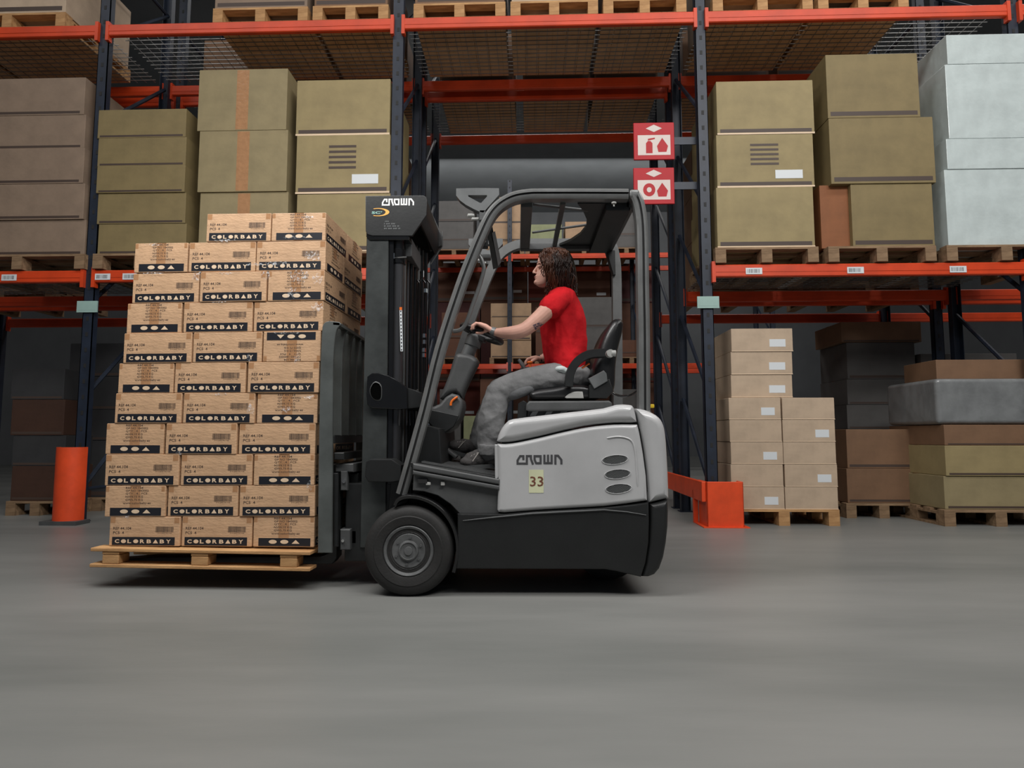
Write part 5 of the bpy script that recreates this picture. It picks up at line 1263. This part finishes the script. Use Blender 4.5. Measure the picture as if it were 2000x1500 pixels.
# trousers
tr_ = MB()
limb(tr_, [L_(1128, 742, -0.07, .094), L_(1100, 738, -0.09, .094), L_(1065, 739, -0.11, .084), L_(1020, 748, -0.12, .0735), L_(980, 762, -0.125, .072)])
limb(tr_, [L_(976, 762, -0.125, .070), L_(968, 786, -0.125, .072), L_(961, 815, -0.12, .079), L_(956, 845, -0.115, .072), L_(955, 868, -0.112, .064), L_(955, 880, -0.11, .062)])
limb(tr_, [L_(1128, 742, 0.07, .094), L_(1100, 738, 0.09, .094), L_(1065, 739, 0.11, .084), L_(1020, 748, 0.12, .0735), L_(978, 762, 0.125, .072)])
limb(tr_, [L_(975, 762, 0.125, .070), L_(964, 790, 0.125, .072), L_(950, 825, 0.12, .072), L_(938, 855, 0.115, .062), L_(934, 866, 0.11, .058)])
tro = blob(tr_, 'trousers', K['trous'], PE, 0.007, 4, wr=(0.0055, 11.0, (0.6, 1.0, 1.0)))
# turned-up cuff, knee patch, waistband
m = MB(); m.tube([pt(956, 868, -0.112), pt(955, 889, -0.11)], [.069, .066], 26); blob(m, 'trouser_cuff', K['trous'], PE, 0.006, 3, wr=(0.003, 14, (1, 1, 1)))
def patch(name, pxs, Y0, material, off):
    pass
m = MB(); limb(m, [L_(1034, 760, -0.165, .030), L_(1010, 768, -0.165, .034), L_(999, 772, -0.16, .030)]); blob(m, 'thigh_pocket', K['trousd'], PE, 0.006, 4)
# boots
def boot(name, hx, hy, tx, ty, Y, ax_, ay_):
    a = pt(hx, hy, Y); b = pt(tx, ty, Y); an = pt(ax_, ay_, Y); r = MB()
    r.ell(a + Vector((0, 0, 0.035)), 0.042, 0.036, 0.045, 18); r.ell(b + Vector((0.045, 0, 0.026)), 0.058, 0.044, 0.034, 18); r.ell(a.lerp(b, 0.5) + Vector((0.0, 0, 0.042)), 0.075, 0.040, 0.044, 18)
    r.tube([an, a.lerp(b, 0.22) + Vector((0, 0, 0.05))], [0.047, 0.042], 18); r.tube([an.lerp(a, 0.2) + Vector((-0.02, 0, 0)), a.lerp(b, 0.55) + Vector((0, 0, 0.055))], [0.04, 0.036], 16)
    o = blob(r, name, K['boot'], PE, 0.005, 5)
    s = MB(); out = []
    for k_ in range(24):
        t = 2 * PI * k_ / 24; q = a.lerp(b, 0.5); L2 = (b - a).length / 2 + 0.02
        out.append((math.cos(t) * L2, math.sin(t) * (0.040 if math.cos(t) > 0 else 0.046)))
    dx = (b - a).normalized(); vs = []
    for zz in (-0.018, 0.006):
        for x, y in out: vs.append(a.lerp(b, 0.5) + dx * x + Vector((0, y, zz)))
    s.add(vs, [tuple(range(24))[::-1], tuple(range(24, 48))] + [(i, (i + 1) % 24, 24 + (i + 1) % 24, 24 + i) for i in range(24)]); s.build('sole', K['dgrey'], o, 40)
    l = MB()
    c = a.lerp(b, 0.42) + Vector((0, -0.036, 0.062))
    for k_ in range(4):
        p = c + dx * (0.016 * k_) + Vector((0, 0.004, -0.007 * k_ + 0.01)); l.tube([p + Vector((0.01, 0.0, 0.012)), p, p + Vector((-0.004, 0.02, 0.014)), p + Vector((0, 0.05, 0.012))], 0.0028, 6)
    l.tube([c + Vector((0, -0.004, 0.014)), c + dx * 0.02 + Vector((0, -0.010, -0.014)), c + dx * 0.034 + Vector((0, -0.012, -0.034))], 0.0028, 6); l.build('laces', K['lace'], o, 60)
    return o
boot('boot', 960, 908, 902, 911, -0.11, 950, 882)
boot('boot', 928, 893, 878, 878, 0.10, 934, 868)
# wrist band and bracelets
def band(name, a, b, r, mt): 
    m = MB(); m.tube([Vector(a), Vector(b)], r, 22); m.build(name, K[mt], PE, 40)
band('watch_strap', pt(968.5, 648.8, -0.176), pt(960.5, 646.0, -0.166), [.0255, .0240], 'mgrey')
band('wristband', pt(1056.5, 700.2, 0.265), pt(1054.5, 701, 0.265), .0255, 'gblack')
# forearm tattoo: leaf shape lying on the upper arm
m = MB(); dgp = []
bvh_pts = [(1040, 635), (1046, 632), (1053, 630), (1059, 631), (1062, 634), (1056, 637), (1050, 640), (1046, 645), (1043, 640)]
from mathutils.bvhtree import BVHTree
bv = BVHTree.FromPolygons([v.co for v in bo.data.vertices], [tuple(p.vertices) for p in bo.data.polygons])
def onskin(px, py, off=0.0008):
    d = ray(px, py).normalized(); h = bv.ray_cast(CAM, d); return (h[0] - d * off) if h[0] is not None and h[0].y < -0.1 else None
cells = []
for i in range(88):
    for j in range(52):
        x = 1038 + i * 0.3; y = 627 + j * 0.375
        def inside(x, y):
            c = False; P = bvh_pts
            for a in range(len(P)):
                x1, y1 = P[a]; x2, y2 = P[a - 1]
                if (y1 > y) != (y2 > y) and x < (x2 - x1) * (y - y1) / (y2 - y1) + x1: c = not c
            return c
        if inside(x, y) and (noise.noise(Vector((x * 0.45, y * 0.45, 0))) > -0.12):
            q = [onskin(x + a, y + b) for a, b in ((0, 0), (0.3, 0), (0.3, 0.375), (0, 0.375))]
            if all(v is not None for v in q): m.add(q, [(0, 1, 2, 3)])
if m.v: m.build('arm_tattoo', K['tattoo'], PE, 0)
# hair: volume and wavy locks
hr = MB()
HS = [(487, 1072, 1092, .035), (490, 1063, 1103, .058), (495, 1056, 1110, .073), (502, 1055, 1116, .083), (512, 1058, 1120, .090), (524, 1066, 1123, .094), (538, 1072, 1125, .096), (552, 1076, 1126, .095), (564, 1078, 1125, .085), (572, 1088, 1122, .07)]
loft(hr, [hsec(*h) for h in HS][::-1], 32)
ho = blob(hr, 'hair', K['hair'], PE, 0.005, 4, wr=(0.006, 26.0, (1.0, 1.0, 0.5)))
lkd, lkb = MB(), MB(); q = random.Random(11)
def lock(mb, px0, py0, px1, py1, Y0, Y1, r, wave, out=0.01, bend=0.0, zb=0.0):
    a = pt(px0, py0, Y0); b = pt(px1, py1, Y1); n = 18; P = []; ph = q.uniform(0, 6.28); fr = q.uniform(10, 16)
    for i in range(n + 1):
        t = i / n; c = a.lerp(b, t); g = min(1, t * 2.2); s = math.sin(t * fr + ph) * wave * g; e = math.cos(t * fr * 0.9 + ph * 1.3) * wave * 0.8 * g
        P.append(c + Vector((s + bend * math.sin(PI * t), e - out * math.sin(PI * min(1, t * 1.15)) * (1 if Y0 < 0 or zb else -1), zb * math.sin(PI * min(1, t * 1.1)))))
    mb.tube(P, [r * (0.35 + math.sin(PI * min(1, (i / n) * 0.85 + 0.12))) * 0.8 + 0.0004 for i in range(n + 1)], 5)
for i in range(250):                                    # near side
    t = q.random(); x0 = 1058 + 50 * t + q.uniform(-3, 3); y0 = 488.5 + 10 * abs(t - 0.35) + q.uniform(0, 7)
    x1 = lerp(1072, 1125, t) + q.uniform(-3, 3); y1 = q.uniform(546, 582) if t > 0.10 else q.uniform(535, 572)
    mb = lkb if (t < 0.33 or q.random() < 0.15) else lkd
    lock(mb, x0, y0, x1, y1, -0.05 - 0.02 * q.random(), -0.095 - 0.014 * q.random(), q.uniform(.0018, .0036), q.uniform(.005, .010), 0.047)
for i in range(230):                                    # crown, falling from the parting
    t = q.random(); x0 = 1060 + 42 * t; lock(lkb, x0, 486.3 + 7 * abs(t - 0.45), x0 + q.uniform(-6, 14), q.uniform(498, 522), q.uniform(-0.03, 0.01), -0.090, q.uniform(.0022, .0036), q.uniform(.002, .005), 0.024, 0.0, 0.016)
for i in range(90):                                     # back
    Y = q.uniform(-0.08, 0.08); lock(lkd if q.random() < .6 else lkb, 1104 + q.uniform(-4, 6), 494 + q.uniform(-3, 6), 1122 + q.uniform(-4, 5), q.uniform(560, 592), Y * 0.8, Y, q.uniform(.002, .0036), q.uniform(.005, .009), 0.0, 0.012)
for i in range(50):                                     # far side
    t = q.random(); lock(lkb, 1058 + 46 * t, 489 + 6 * abs(t - 0.4), 1070 + 52 * t, q.uniform(545, 575), 0.04, 0.09, q.uniform(.0025, .004), .006, 0.03)
for x0, y0, x1, y1, k3 in ((1055, 493, 1060, 524, 3), (1052.8, 496, 1056, 510, 3), (1060, 500, 1065, 536, 4), (1059.5, 520, 1057.5, 538, 2), (1061, 526, 1060.5, 541, 2), (1062, 505, 1069, 552, 5), (1065, 515, 1071, 558, 5), (1071, 540, 1064, 571, 3), (1073, 545, 1067, 576, 4), (1076, 548, 1070, 577, 4), (1068, 530, 1070, 562, 4), (1078, 555, 1076, 580, 4)):
    for k_ in range(k3): lock(lkb, x0 + q.uniform(-1, 1), y0, x1 + q.uniform(-1.3, 1.3), y1 + q.uniform(-2, 2), -0.066, -0.074 + q.uniform(-.004, .006), q.uniform(.0016, .0026), .004, 0.006)
for i in range(14): lock(lkd, 1112 + q.uniform(-6, 4), 556, 1122 + i * 0.4, 576 + i * 0.8, q.uniform(-.09, 0), q.uniform(-.10, .02), .0018, .004, 0)
tag(lkd.build('dark_locks', K['hair'], ho, 0), kind='stuff'); tag(lkb.build('auburn_locks', K['hairb'], ho, 0), kind='stuff')
for o_ in ho.children: o_.data.shade_smooth()
